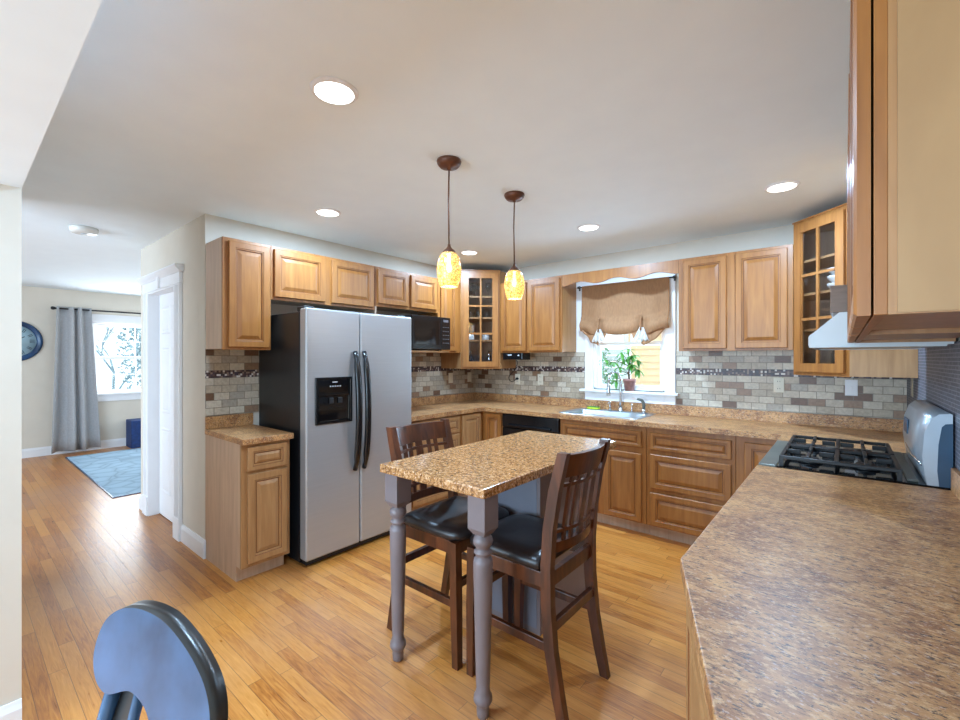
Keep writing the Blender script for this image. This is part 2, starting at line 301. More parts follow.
# ------------------------------------------------------------------ mesh helpers
class M:
    def __init__(s): s.bm = bmesh.new()
    def face(s, vs, mi=0, smooth=False):
        try: f = s.bm.faces.new(vs)
        except ValueError: return None
        f.material_index = mi; f.smooth = smooth; return f
    def box(s, x0, y0, z0, x1, y1, z1, bev=0, mi=0, seg=2, mat=None):
        x0, x1 = sorted((x0, x1)); y0, y1 = sorted((y0, y1)); z0, z1 = sorted((z0, z1))
        r = bmesh.ops.create_cube(s.bm, size=1)
        vs = r['verts']
        for v in vs: v.co = Vector(((x0+x1)/2+v.co.x*(x1-x0), (y0+y1)/2+v.co.y*(y1-y0), (z0+z1)/2+v.co.z*(z1-z0)))
        fs = {f for v in vs for f in v.link_faces}
        for f in fs: f.material_index = mi
        if bev:
            es = list({e for v in vs for e in v.link_edges})
            r = bmesh.ops.bevel(s.bm, geom=es, offset=bev, segments=seg, profile=.5, affect='EDGES', material=-1)
            if mat is not None:
                for v in {v for f in r['faces'] for v in f.verts} | {v for v in vs if v.is_valid}: v.co = mat @ v.co
        elif mat is not None:
            for v in vs: v.co = mat @ v.co
        return s
    def prism(s, pts, z0, z1, mi=0):
        """polygon pts in xy, extruded in z"""
        a = [s.bm.verts.new((x, y, z0)) for x, y in pts]; b = [s.bm.verts.new((x, y, z1)) for x, y in pts]
        n = len(pts); s.face(list(reversed(a)), mi); s.face(b, mi)
        for i in range(n): s.face([a[i], a[(i+1) % n], b[(i+1) % n], b[i]], mi)
        return s
    def extr(s, pts, d, mi=0, smooth=False):
        """closed outline of 3D points extruded by vector d"""
        a = [s.bm.verts.new(Vector(p)) for p in pts]; b = [s.bm.verts.new(Vector(p)+Vector(d)) for p in pts]
        n = len(pts); s.face(list(reversed(a)), mi); s.face(b, mi)
        for i in range(n): s.face([a[i], a[(i+1) % n], b[(i+1) % n], b[i]], mi, smooth)
        return s
    def lathe(s, prof, c=(0, 0, 0), n=24, mi=0, axis='Z', caps=True):
        rings = []
        for r, z in prof:
            ring = []
            for i in range(n):
                a = 2*PI*i/n; p = (r*math.cos(a), r*math.sin(a), z)
                if axis == 'X': p = (p[2], p[0], p[1])
                if axis == 'Y': p = (p[0], p[2], p[1])
                ring.append(s.bm.verts.new(Vector(p)+Vector(c)))
            rings.append(ring)
        for a, b in zip(rings, rings[1:]):
            for i in range(n): s.face([a[i], a[(i+1) % n], b[(i+1) % n], b[i]], mi, True)
        if caps:
            if prof[0][0] > 1e-5: s.face(list(reversed(rings[0])), mi)
            if prof[-1][0] > 1e-5: s.face(rings[-1], mi)
        return s
    def tube(s, pts, r, n=10, mi=0, flat=None):
        pts = [Vector(p) for p in pts]; rings = []; up = None
        rr = r if isinstance(r, (list, tuple)) else [r]*len(pts)
        for i, p in enumerate(pts):
            t = (pts[min(i+1, len(pts)-1)]-pts[max(i-1, 0)]).normalized()
            if up is None:
                up = Vector((0, 0, 1)) if abs(t.z) < .9 else Vector((1, 0, 0))
            up = (up-t*up.dot(t)).normalized(); sd = t.cross(up)
            ring = []
            for k in range(n):
                a = 2*PI*k/n
                ring.append(s.bm.verts.new(p+up*math.cos(a)*rr[i]+sd*math.sin(a)*rr[i]*(flat or 1)))
            rings.append(ring)
        for a, b in zip(rings, rings[1:]):
            for k in range(n): s.face([a[k], a[(k+1) % n], b[(k+1) % n], b[k]], mi, True)
        s.face(list(reversed(rings[0])), mi); s.face(rings[-1], mi)
        return s
    def bar(s, pts, hw, hd, mi=0):
        """square-section bar through pts; hw half width in y, hd half depth in x"""
        rings = []
        for p in pts:
            x, y, z = p[:3]; k = p[3] if len(p) > 3 else 1
            rings.append([s.bm.verts.new((x+a*hd*k, y+b*hw*k, z)) for a, b in ((-1, -1), (1, -1), (1, 1), (-1, 1))])
        for a, b in zip(rings, rings[1:]):
            for i in range(4): s.face([a[i], a[(i+1) % 4], b[(i+1) % 4], b[i]], mi)
        s.face(list(reversed(rings[0])), mi); s.face(rings[-1], mi)
        return s
    def build(s, name, mat, root=None, mods=None, xf=None):
        bmesh.ops.remove_doubles(s.bm, verts=s.bm.verts, dist=1e-6)
        bmesh.ops.recalc_face_normals(s.bm, faces=s.bm.faces)
        if xf is not None: bmesh.ops.transform(s.bm, matrix=xf, verts=s.bm.verts)
        me = bpy.data.meshes.new(name)
        if root is not None:
            base = root; tot = Vector(root.location)
            while base.parent: base = base.parent; tot += Vector(base.location)
            bmesh.ops.translate(s.bm, verts=s.bm.verts, vec=-tot)
        s.bm.to_mesh(me); s.bm.free()
        for mm in (mat if isinstance(mat, (list, tuple)) else [mat]): me.materials.append(MATS[mm])
        o = bpy.data.objects.new(name, me); COL.objects.link(o)
        if root is not None: o.parent = root
        return o
def box(name, mat, root, *a, **k): return M().box(*a, **k).build(name, mat, root)
def tag(o, label, cat, group=None, kind=None):
    o['label'] = label; o['category'] = cat
    if group: o['group'] = group
    if kind: o['kind'] = kind
    return o
def thing(name, label, cat, loc, group=None):
    o = bpy.data.objects.new(name, None); o.empty_display_size = .1; o.location = loc; COL.objects.link(o)
    return tag(o, label, cat, group)
def struct(o): o['kind'] = 'structure'; return o
def clone(o, parent=None):
    c = o.copy(); COL.objects.link(c); c.parent = parent
    for ch in list(o.children): clone(ch, c)
    return c

def rframe(o, u, n, w, h, prof, m=None, mi_groove=None):
    """nested rectangles: o bottom-left corner, u along, n outward; prof = [(inset, depth)]"""
    m = m or M(); o, u, n = Vector(o), Vector(u), Vector(n); z = Vector((0, 0, 1)); rings = []
    for ins, d in prof:
        rings.append([m.bm.verts.new(o+u*a+z*b+n*d) for a, b in ((ins, ins), (w-ins, ins), (w-ins, h-ins), (ins, h-ins))])
    for k, (a, b) in enumerate(zip(rings, rings[1:])):
        mi = 1 if (mi_groove and k in mi_groove) else 0
        for i in range(4): m.face([a[i], a[(i+1) % 4], b[(i+1) % 4], b[i]], mi)
    m.face(rings[-1]); m.face(list(reversed(rings[0])))
    return m
def front(name, root, o, u, n, w, h, fw=.052, mat='maple'):
    """raised-panel door or drawer front"""
    fw = min(fw, h*.27)
    prof = [(0, 0), (0, .016), (.004, .020), (fw-.012, .020), (fw-.009, .0165), (fw-.003, .0165), (fw, .009), (fw+.005, .009), (fw+min(.026, h*.12), .017), (fw+min(.029, h*.13), .018)]
    return rframe(o, u, n, w, h, prof, mi_groove={3, 6}).build(name, [mat, 'glaze'], root)
def doorA(root, y0, y1, z0, z1, x=.308, name='door'): return front(name, root, (x, y0, z0), (0, 1, 0), (1, 0, 0), y1-y0, z1-z0)
def doorB(root, x0, x1, z0, z1, y=-.308, name='door'): return front(name, root, (x0, y, z0), (1, 0, 0), (0, -1, 0), x1-x0, z1-z0)

W = 3.82; H = 2.44; YL = -2.966; XL = -5.47; YN = -3.948
ZB, ZT, ZC0, ZC1 = 1.479, 2.226, 1.303, 2.362
d = .308

# ------------------------------------------------------------------ structure
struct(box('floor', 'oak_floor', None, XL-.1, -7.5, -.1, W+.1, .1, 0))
struct(box('ceiling', 'ceiling_paint', None, XL-.1, -7.5, H, W+.1, .1, H+.1))
# window wall with opening
WX0, WX1, WZ0, WZ1 = 1.555, 2.24, 1.115, 2.08
m = M(); m.box(-.12, 0, 0, WX0, .12, H); m.box(WX1, 0, 0, W+.1, .12, H); m.box(WX0, 0, 0, WX1, .12, WZ0); m.box(WX0, 0, WZ1, WX1, .12, H)
struct(m.build('wall_back', 'wall_paint'))
struct(box('wall_left', 'wall_paint', None, -.12, YL, 0, 0, -.001, H))
DX0, DX1, DZ = -1.33, -.60, 2.0
m = M(); m.box(-1.63, YL, 0, DX0, YL+.11, H); m.box(DX1, YL, 0, -.121, YL+.11, H); m.box(DX0, YL, DZ, DX1, YL+.11, H)
struct(m.build('wall_hall', 'wall_paint'))
struct(box('wall_closet', 'wall_paint', None, -1.63, YL+.111, 0, -1.52, 0, H))
struct(box('wall_right', 'wall_paint', None, W, -7.5, 0, W+.1, -.001, H))
# living room window wall
LY0, LY1, LZ0, LZ1 = -2.71, -1.10, .87, 1.98
m = M(); m.box(XL-.12, -7.5, 0, XL, LY0, H); m.box(XL-.12, LY1, 0, XL, .1, H); m.box(XL-.12, LY0, 0, XL, LY1, LZ0); m.box(XL-.12, LY0, LZ1, XL, LY1, H)
struct(m.build('wall_living', 'wall_paint'))
struct(box('wall_living_side', 'wall_paint', None, XL, .001, 0, -.121, .12, H))
struct(box('wall_near', 'wall_paint', None, -.6, YN-.2, 0, 1.09, YN, H))  # real jamb end; unseen length sized to block dining daylight from the hall
struct(box('trim_1', 'ceiling_paint', None, 1.0901, YN-.2, 2.058, W-.001, YN, H-.001))
m = M(); m.box(XL, -7.5, 0, -2.6, -7.4, H); m.box(-.2, -7.5, 0, .0, -7.4, H); m.box(3.2, -7.5, 0, W, -7.4, H)
for xa, xb in ((-2.6, -.2), (0, 3.2)): m.box(xa, -7.5, 0, xb, -7.4, .5); m.box(xa, -7.5, 2.2, xb, -7.4, H)  # left opening made up for the added hall lamp
struct(m.build('wall_dining', 'wall_paint'))
# baseboards
def bb(name, x0, y0, x1, y1, h=.125):
    m = M(); m.box(x0, y0, 0, x1, y1, h-.02); 
    cx, cy = (x0+x1)/2, (y0+y1)/2; 
    kx = .6 if abs(x1-x0) < .03 else 1; ky = .6 if abs(y1-y0) < .03 else 1
    return m
def baseboard(name, x0, y0, x1, y1, nx, ny, h=.13):
    """runs along the wall; (nx,ny) points into the room"""
    t = .014; m = M()
    prof = [(0, 0), (t, 0), (t, h-.03), (t*.6, h-.012), (t*.4, h), (0, h)]
    pts = [(x0+nx*a, y0+ny*a, z) for a, z in prof]
    m.extr(pts, (x1-x0, y1-y0, 0)); return struct(m.build(name, 'white_trim'))
baseboard('baseboard_hall', DX1+.13, YL-.0005, .014, YL-.0005, 0, -1)
baseboard('baseboard_living', XL+.0005, -7.4, XL+.0005, 0, 1, 0)
baseboard('baseboard_near', 1.0905, YN-.2, 1.0905, YN, 1, 0)
baseboard('baseboard_corner', -1.63, YL-.0005, DX0-.13, YL-.0005, 0, -1)

# hall closet door with a crown head
t = thing('door_1', 'white six-panel closet door set back in a white cased opening', 'door', ((DX0+DX1)/2, YL+.07, 0)); struct(t)
m = M(); m.box(DX0+.003, YL+.065, .008, DX1-.003, YL+.10, DZ-.003)
for (a0, a1) in ((.09, .33), (.40, .64)):
    for (z0, z1) in ((.22, .80), (.93, 1.52), (1.63, 1.88)):
        rframe((DX0+a0, YL+.065, z0), (1, 0, 0), (0, -1, 0), a1-a0, z1-z0, [(0, .0), (0, .001), (.012, .008), (.03, .002), (.04, .006), (.05, .006)], m)
m.build('door_panel', 'white_trim', t)
m = M()
for xa, xb in ((DX0-.13, DX0-.002), (DX1+.002, DX1+.13)):
    m.box(xa, YL-.024, 0, xb, YL-.0005, DZ+.0, .003); m.box(xa-.006, YL-.03, 0, xb+.006*(xa > -1), YL-.0005, .17, .003)
    for k in range(3): m.box(xa+.03+.03*k, YL-.029, .18, xa+.04+.03*k, YL-.02, DZ-.01, .002)
m.build('casing', 'white_trim', t)
m = M(); m.box(DX0-.0015, YL-.02, 0, DX0+.014, YL+.064, DZ-.001); m.box(DX1-.014, YL-.02, 0, DX1+.0015, YL+.064, DZ-.001); m.box(DX0+.0141, YL-.02, DZ-.015, DX1-.0141, YL+.064, DZ-.001)
m.build('jamb', 'white_trim', t)
m = M(); m.box(DX0-.14, YL-.026, DZ, DX1+.14, YL-.0005, DZ+.085, .003)
pr = [(0, DZ+.085), (.03, DZ+.085), (.036, DZ+.095), (.05, DZ+.11), (.062, DZ+.13), (.062, DZ+.14), (0, DZ+.14)]
m.extr([(DX0-.165, YL-.0005-a, z) for a, z in pr], (DX1-DX0+.33, 0, 0))
m.box((DX0+DX1)/2-.03, YL-.045, DZ+.0, (DX0+DX1)/2+.03, YL-.02, DZ+.10, .006)
m.build('crown_head', 'white_trim', t)

# ------------------------------------------------------------------ kitchen window (setting)
t = thing('window_1', 'white double-hung kitchen window over the sink', 'window', (1.86, .03, 1.0)); struct(t)
m = M()
m.box(1.465, -.022, 1.001, WX0-.001, -.0005, 2.19, .004); m.box(WX1+.001, -.022, 1.001, 2.335, -.0005, 2.19, .004); m.box(1.465, -.023, WZ1, 2.335, -.0005, 2.19, .004)
m.box(WX0-.001, -.021, 1.001, WX1+.001, -.0005, 1.085, .002); m.box(1.3655, -.010, ZB, 1.4645, -.0005, 2.225, .001)
m.build('casing', 'white_trim', t)
box('sill', 'white_trim', t, 1.425, -.065, 1.085, 2.365, .115, 1.107, bev=.004)
m = M(); J = .02
m.box(WX0, 0, WZ0, WX0+J, .12, WZ1); m.box(WX1-J, 0, WZ0, WX1, .12, WZ1); m.box(WX0, 0, WZ1-J, WX1, .12, WZ1); m.box(WX0, 0, 1.107, WX1, .12, WZ0+.01)
m.build('jamb', 'white_trim', t)
ZM = 1.575
def sash(name, x0, x1, z0, z1, y0, y1, nx, nz, root, axis='Y', fw=.034):
    m = M(); P = lambda a, b, zc, a2, b2, z2: (m.box(a, b, zc, a2, b2, z2, .002) if axis == 'Y' else m.box(b, a, zc, b2, a2, z2, .002))
    P(x0, y0, z0, x0+fw, y1, z1); P(x1-fw, y0, z0, x1, y1, z1); P(x0+fw, y0, z0, x1-fw, y1, z0+fw); P(x0+fw, y0, z1-fw, x1-fw, y1, z1)
    for i in range(1, nx):
        c = x0+fw+(x1-x0-2*fw)*i/nx; P(c-.008, y0+.006, z0+fw, c+.008, y1-.006, z1-fw)
    for i in range(1, nz):
        c = z0+fw+(z1-z0-2*fw)*i/nz; P(x0+fw, y0+.007, c-.008, x1-fw, y1-.007, c+.008)
    s = m.build(name, 'white_trim', root)
    m = M(); ym = (y0+y1)/2
    if axis == 'Y': m.box(x0+fw, ym-.002, z0+fw, x1-fw, ym+.002, z1-fw)
    else: m.box(ym-.002, x0+fw, z0+fw, ym+.002, x1-fw, z1-fw)
    m.build('pane', 'pane_glass', root)
sash('lower_sash', WX0+J, WX1-J, WZ0+.011, ZM, .035, .065, 2, 1, t)
sash('upper_sash', WX0+J, WX1-J, ZM-.035, WZ1-J, .07, .10, 2, 2, t)

t = thing('window_2', 'white living room window beside the grey curtain', 'window', (XL, -1.9, .8)); struct(t)
m = M(); CT = .022
m.box(XL+.0005, LY0-.0, .79, XL+CT, LY0-.09, 2.09, .003); m.box(XL+.0005, LY1, .79, XL+CT, LY1+.09, 2.09, .003)
m.box(XL+.0005, LY0-.001, LZ1, XL+CT+.002, LY1+.001, 2.10, .003); m.box(XL+.0005, LY0-.001, .74, XL+CT, LY1+.001, .84, .003)
m.build('casing', 'white_trim', t)
box('sill', 'white_trim', t, XL-.1, LY0-.10, .84, XL+.06, LY1+.10, .871, bev=.003)
m = M(); m.box(XL-.12, LY0, LZ0, XL, LY0+.02, LZ1); m.box(XL-.12, LY1-.02, LZ0, XL, LY1, LZ1); m.box(XL-.12, LY0, LZ1-.02, XL, LY1, LZ1)
m.build('jamb', 'white_trim', t)
sash('lower_sash', LY0+.02, LY1-.02, LZ0+.002, 1.44, XL-.06, XL-.03, 3, 2, t, 'X', .04)
sash('upper_sash', LY0+.02, LY1-.02, 1.41, LZ1-.02, XL-.10, XL-.07, 3, 2, t, 'X', .04)

# ------------------------------------------------------------------ tile backsplashes
tg = lambda o, l: tag(o, l, 'backsplash')
tg(box('tile_backsplash', 'tile_y', None, .0005, YL+.001, 1.002, .009, -2.585, ZB-.001), 'tan and brown tile backsplash between the refrigerator and hall corner')
tg(box('tile_backsplash', 'tile_y', None, .0005, -1.62, 1.002, .009, -.010, ZB-.001), 'tan and brown tile backsplash running from refrigerator to room corner')
m = M(); m.box(.0095, -.009, 1.002, 1.463, -.0005, ZB-.001)
tg(m.build('tile_backsplash', 'tile_x'), 'tan and brown tile backsplash left of the kitchen window')
tg(box('tile_backsplash', 'tile_x', None, 2.337, -.009, 1.002, W-.0095, -.0005, ZB-.001), 'grey and brown tile backsplash right of the kitchen window')
tg(box('mosaic_backsplash', 'mosaic', None, W-.009, -3.6, 1.002, W-.0005, -.0095, ZB-.001), 'dark grey small-square mosaic backsplash on wall behind the range')

# ------------------------------------------------------------------ wall cabinets, fridge wall
def shell_A(root, y0, y1, z0, z1, mat='maple', side='maple_panel'):
    m = M(); m.box(.0105, y0+.001, z0, d-.02, y1-.001, z1); m.build('body', side, root)
    box('face_frame', mat, root, d-.0199, y0+.001, z0-.006, d, y1-.001, z1, bev=.0015)
def shell_B(root, x0, x1, z0, z1, mat='maple', side='maple_panel'):
    m = M(); m.box(x0+.001, -d+.02, z0, x1-.001, -.0105, z1); m.build('body', side, root)
    box('face_frame', mat, root, x0+.001, -d, z0-.006, x1-.001, -d+.0199, z1, bev=.0015)
G = 'maple wall cabinets'
t = thing('wall_cabinet', 'tall single-door maple wall cabinet nearest the hall corner', 'cabinet', (0, -2.8, ZB), G)
shell_A(t, YL, -2.645, ZB, ZT); doorA(t, -2.932, -2.662, ZB+.012, ZT-.022)
t = thing('wall_cabinet', 'short two-door maple wall cabinet above the steel refrigerator', 'cabinet', (0, -2.2, 1.845), G)
shell_A(t, -2.645, -1.735, 1.845, ZT); doorA(t, -2.626, -2.225, 1.86, ZT-.022); doorA(t, -2.165, -1.757, 1.86, ZT-.022)
t = thing('wall_cabinet', 'short two-door maple wall cabinet above the black microwave', 'cabinet', (0, -1.35, 1.87), G)
shell_A(t, -1.735, -.960, 1.880, ZT); doorA(t, -1.707, -1.362, 1.90, ZT-.022); doorA(t, -1.325, -.985, 1.90, ZT-.022)
m = M(); m.box(.0105, -1.733, 1.79, d, -1.717, 1.873); m.build('side_panel', 'maple_panel', t)
m = M(); m.box(.0105, -1.664, 1.470, .47, -.962, 1.488, .002); m.build('microwave_shelf', 'maple_warm', t)
t = thing('wall_cabinet', 'narrow full-height maple wall cabinet between microwave and corner glass cabinet', 'cabinet', (0, -.78, ZB), G)
shell_A(t, -.960, -.612, ZB, ZT, side='maple'); doorA(t, -.925, -.69, ZB+.012, ZT-.022)
t = thing('wall_cabinet', 'two-door maple wall cabinet left of the kitchen window', 'cabinet', (1, 0, ZB), G)
shell_B(t, .612, 1.365, ZB, ZT, side='maple_warm'); doorB(t, .64, .952, ZB+.012, ZT-.022); doorB(t, .985, 1.342, ZB+.012, ZT-.022)
t = thing('wall_cabinet', 'two-door maple wall cabinet right of the kitchen window', 'cabinet', (2.8, 0, ZB), G)
shell_B(t, 2.44, W-.612, ZB, ZT, side='maple_warm'); doorB(t, 2.478, 2.790, ZB+.012, ZT-.022); doorB(t, 2.850, 3.175, ZB+.012, ZT-.022)

# valance between the two runs
m = M(); top = []; bot = []
x0, x1 = 1.366, 2.439
for i in range(61):
    f = i/60; x = x0+(x1-x0)*f
    z = 2.128-.016*math.cos(f*6*PI)*(1 if .02 < f < .98 else 1)
    bot.append((x, -.305, z))
m.extr(bot+[(x1, -.305, ZT), (x0, -.305, ZT)], (0, .018, 0))
tag(m.build('valance', 'maple'), 'scalloped maple valance board spanning above the kitchen window', 'valance')

# corner cabinets with glass doors
def corner_cab(mirror, label):
    """local frame: corner at origin, cabinet occupies 0..0.61 in x and -0.61..0 in y (mirrored in x for the right one)"""
    sx = -1 if mirror else 1; ox = W if mirror else 0
    T = lambda x, y: (ox+sx*x, y)
    P = lambda m, pts, z0, z1: m.prism([T(*p) for p in pts], z0, z1)
    t = thing('corner_cabinet', label, 'cabinet', (ox, 0, ZC0), 'corner cabinets with glass doors')
    e = .0105; S = .609; z0, z1 = ZC0, ZC1
    foot = [(e, -e), (S, -e), (S, -d), (d, -S), (e, -S)]
    m = M(); P(m, foot, z0, z0+.016); P(m, foot, z1-.016, z1)
    P(m, [(S-.016, -e), (S, -e), (S, -d), (S-.016, -d)], z0+.016, z1-.016)
    P(m, [(e, -S), (e, -S+.016), (d, -S+.016), (d, -S)], z0+.016, z1-.016)
    m.build('body', 'maple_warm', t)
    m = M(); P(m, [(e, -e), (S-.016, -e), (S-.016, -e-.006), (e+.006, -e-.006), (e+.006, -S+.016), (e, -S+.016)], z0+.016, z1-.016); m.build('back_panel', 'maple_inside', t)
    inner = [(e+.01, -e-.01), (S-.02, -e-.01), (S-.02, -d+.012), (d-.012, -S+.02), (e+.01, -S+.02)]
    shz = (1.60, 1.845, 2.075)
    for z in shz: m = M(); P(m, inner, z, z+.016); m.build('shelf', 'maple_warm', t)
    # diagonal face frame: from A=(d,-S) to B=(S,-d)
    A = Vector((*T(d, -S), 0)); B = Vector((*T(S, -d), 0)); L = (B-A).length; u = (B-A)/L; n = Vector((sx*1, -1, 0)).normalized()
    def slab(m, a, b, za, zb, n0, n1):
        p = [A+u*a+n*n0, A+u*b+n*n0, A+u*b+n*n1, A+u*a+n*n1]
        m.prism([(q.x, q.y) for q in p], za, zb)
    m = M(); slab(m, 0, .032, z0-.004, z1, -.018, .001); slab(m, L-.032, L, z0-.004, z1, -.018, .001); slab(m, .032, L-.032, z0-.004, z0+.03, -.018, .001); slab(m, .032, L-.032, z1-.035, z1, -.018, .001)
    m.build('face_frame', 'maple', t)
    da, db, dz0, dz1 = .022, L-.022, z0+.02, z1-.026; fw = .058
    m = M(); slab(m, da, da+fw, dz0, dz1, .002, .021); slab(m, db-fw, db, dz0, dz1, .002, .021); slab(m, da+fw, db-fw, dz0, dz0+fw, .002, .021); slab(m, da+fw, db-fw, dz1-fw, dz1, .002, .021)
    slab(m, da+fw, da+fw+.006, dz0+fw, dz1-fw, .004, .016); slab(m, db-fw-.006, db-fw, dz0+fw, dz1-fw, .004, .016)
    dr = m.build('door', 'maple', t)
    mid = L/2; m = M(); slab(m, mid-.009, mid+.009, dz0+fw, dz1-fw, .008, .019)
    for i in (1, 2):
        z = dz0+fw+(dz1-dz0-2*fw)*i/3; slab(m, da+fw+.006, mid-.009, z-.009, z+.009, .008, .019); slab(m, mid+.009, db-fw-.006, z-.009, z+.009, .008, .019)
    m.build('muntins', 'maple', dr)
    m = M(); slab(m, da+fw-.004, db-fw+.004, dz0+fw-.004, dz1-fw+.004, .0045, .0075); m.build('glass', 'cabinet_glass', dr)
    m = M(); slab(m, -.004, L+.004, z1, z1+.008, -.03, .010); m.build('top_molding', 'maple', t)
    return T, shz
TL, SH = corner_cab(False, 'tall maple corner cabinet with gridded glass door in far left corner')
TR, _ = corner_cab(True, 'tall maple corner cabinet with gridded glass door beside the range hood')

# valuables on the shelves
wine = [(.0, 0), (.030, 0), (.030, .002), (.004, .006), (.003, .07), (.012, .085), (.028, .11), (.032, .135), (.026, .17), (.024, .17), (.029, .135), (.02, .10), (.0, .087)]
tumb = [(0, 0), (.030, 0), (.034, .10), (.032, .10), (.028, .006), (0, .006)]
mug = [(0, 0), (.034, 0), (.040, .01), (.040, .085), (.036, .085), (.036, .012), (0, .01)]
bowl = [(0, 0), (.03, 0), (.062, .035), (.065, .05), (.062, .05), (.03, .01), (0, .008)]
def lath(name, prof, mat, x, y, z, label, cat, group):
    return tag(M().lathe(prof, (x, y, z), 20, caps=False).build(name, mat), label, cat, group)
gA = 'glassware in the far corner cabinet'
for k, (x, y) in enumerate([(.24, -.36), (.31, -.30), (.39, -.24), (.20, -.26)]):
    p = TL(x, y); lath('wine_glass', wine, 'drink_glass', p[0], p[1], 2.0915, 'stemmed clear glass on the top shelf of far corner cabinet', 'glass', 'stemmed glasses on the top shelf')
for k, (x, y) in enumerate([(.25, -.38), (.31, -.31), (.38, -.25), (.18, -.28)]):
    p = TL(x, y); lath('tumbler', tumb, 'drink_glass', p[0], p[1], 1.8615, 'clear tumbler on the second shelf of far corner cabinet', 'glass', 'tumblers on the second shelf')
for k, (x, y, s, l) in enumerate([(.25, -.38, 0, 'left white mug, lower of a stack in far corner cabinet'), (.25, -.38, 1, 'left white mug, upper of a stack in far corner cabinet'), (.37, -.26, 0, 'right white mug alone on shelf of far corner cabinet')]):
    p = TL(x, y); o = lath('mug', mug, 'ceramic_white', p[0], p[1], 1.6165+s*.086, l, 'mug', 'white mugs in the corner cabinet')
for k, (x, y) in enumerate([(.25, -.38), (.33, -.30), (.40, -.23)]):
    p = TL(x, y); lath('bottle', [(0, 0), (.026, 0), (.028, .10), (.012, .14), (.010, .18), (0, .18)], ['gloss_black', 'bronze', 'chrome'][k], p[0], p[1], ZC0+.0165,
        ['black bottle on floor of far corner cabinet, leftmost', 'brown bottle on floor of far corner cabinet, middle', 'silver bottle on floor of far corner cabinet, rightmost'][k], 'bottle', 'bottles in the corner cabinet')
p = TR(.36, -.36)
for k in range(3):
    lath('bowl', bowl, 'ceramic_white', p[0], p[1], 1.8615+k*.018+k*.0335, ['bottom', 'middle', 'top'][k]+' white bowl of a stack in right corner cabinet', 'bowl', 'bowls in the right corner cabinet')
p = TR(.30, -.40); tag(M().box(p[0]-.055, p[1]-.05, 1.6165, p[0]+.055, p[1]+.05, 1.80, .004).build('storage_box', 'red_orange'), 'orange box on lower shelf of right corner cabinet', 'box')
p = TR(.36, -.30); lath('jar', [(0, 0), (.045, 0), (.045, .13), (.03, .15), (0, .15)], 'drink_glass', p[0], p[1], ZC0+.0165, 'clear jar on floor of right corner cabinet', 'jar', None)

# ------------------------------------------------------------------ base cabinets
TK = .10
def base_A(root, y0, y1, side='maple_panel', notch=True):
    m = M(); x1 = .582
    m.extr([(.003, y0+.001, 0), (x1-.06, y0+.001, 0), (x1-.06, y0+.001, TK), (x1, y0+.001, TK), (x1, y0+.001, .8755), (.003, y0+.001, .8755)], (0, y1-y0-.002, 0)); m.build('body', side, root)
    box('face_frame', 'maple_warm', root, x1+.0001, y0+.001, TK, .602, y1-.001, .8755, bev=.001)
def base_B(root, x0, x1):
    m = M(); y1 = -.582
    m.extr([(x0+.001, -.003, 0), (x0+.001, y1+.05, 0), (x0+.001, y1+.05, TK), (x0+.001, y1, TK), (x0+.001, y1, .8755), (x0+.001, -.003, .8755)], (x1-x0-.002, 0, 0)); m.build('body', 'maple_panel', root)
    box('face_frame', 'maple', root, x0+.001, y1-.0001, TK, x1-.001, -.602, .8755, bev=.001)
GB = 'maple base cabinets'
dA = lambda r, y0, y1, z0, z1, n='door': front(n, r, (.602, y0, z0), (0, 1, 0), (1, 0, 0), y1-y0, z1-z0, mat='maple_warm')
dB = lambda r, x0, x1, z0, z1, n='door': front(n, r, (x0, -.602, z0), (1, 0, 0), (0, -1, 0), x1-x0, z1-z0)
t = thing('base_cabinet', 'small base cabinet, one drawer over one door, left of refrigerator', 'cabinet', (.3, -2.8, 0), GB)
base_A(t, YL, -2.655); dA(t, -2.932, -2.680, .705, .855, 'drawer'); dA(t, -2.932, -2.680, .125, .685)
t = thing('drawer_cabinet', 'maple drawer base cabinet right of the steel refrigerator', 'cabinet', (.3, -1.3, 0), GB)
base_A(t, -1.60, -.945); 
for z0, z1 in ((.705, .855), (.42, .685), (.125, .40)): dA(t, -1.57, -.965, z0, z1, 'drawer')
t = thing('base_cabinet', 'maple corner base cabinet with two narrow doors meeting at the corner', 'cabinet', (.3, -.3, 0), GB)
m = M(); f = .602
m.prism([(.003, -.944), (.522, -.944), (.522, -.532), (.866, -.532), (.866, -.003), (.003, -.003)], 0, TK)
m.prism([(.003, -.944), (.582, -.944), (.582, -.582), (.866, -.582), (.866, -.003), (.003, -.003)], TK, .8755); m.build('body', 'maple_panel', t)
m = M(); m.prism([(.5821, -.944), (f, -.944), (f, -f), (.866, -f), (.866, -.5821), (.5821, -.5821)], TK, .8755); m.build('face_frame', 'maple', t)
dA(t, -.925, -.645, .125, .855); dB(t, .645, .855, .125, .855)
t = thing('sink_cabinet', 'maple sink base cabinet with long false drawer front', 'cabinet', (1.9, -.3, 0), GB)
base_B(t, 1.512, 2.280)
dB(t, 1.549, 2.244, .705, .835, 'drawer'); dB(t, 1.549, 1.880, .11, .655); dB(t, 1.935, 2.244, .11, .655)
t = thing('drawer_cabinet', 'maple three-drawer base cabinet right of the sink', 'cabinet', (2.6, -.3, 0), GB)
base_B(t, 2.281, 2.900)
for z0, z1 in ((.700, .835), (.400, .665), (.11, .365)): dB(t, 2.314, 2.874, z0, z1, 'drawer')
t = thing('base_cabinet', 'maple blind corner base cabinet beside the range', 'cabinet', (3.4, -.3, 0), GB)
m = M(); m.prism([(2.902, -.003), (2.902, -.532), (3.24, -.532), (3.24, -.928), (W-.002, -.928), (W-.002, -.003)], 0, TK)
m.prism([(2.902, -.003), (2.902, -.582), (3.20, -.582), (3.20, -.928), (W-.002, -.928), (W-.002, -.003)], TK, .8755); m.build('body', 'maple_panel', t)
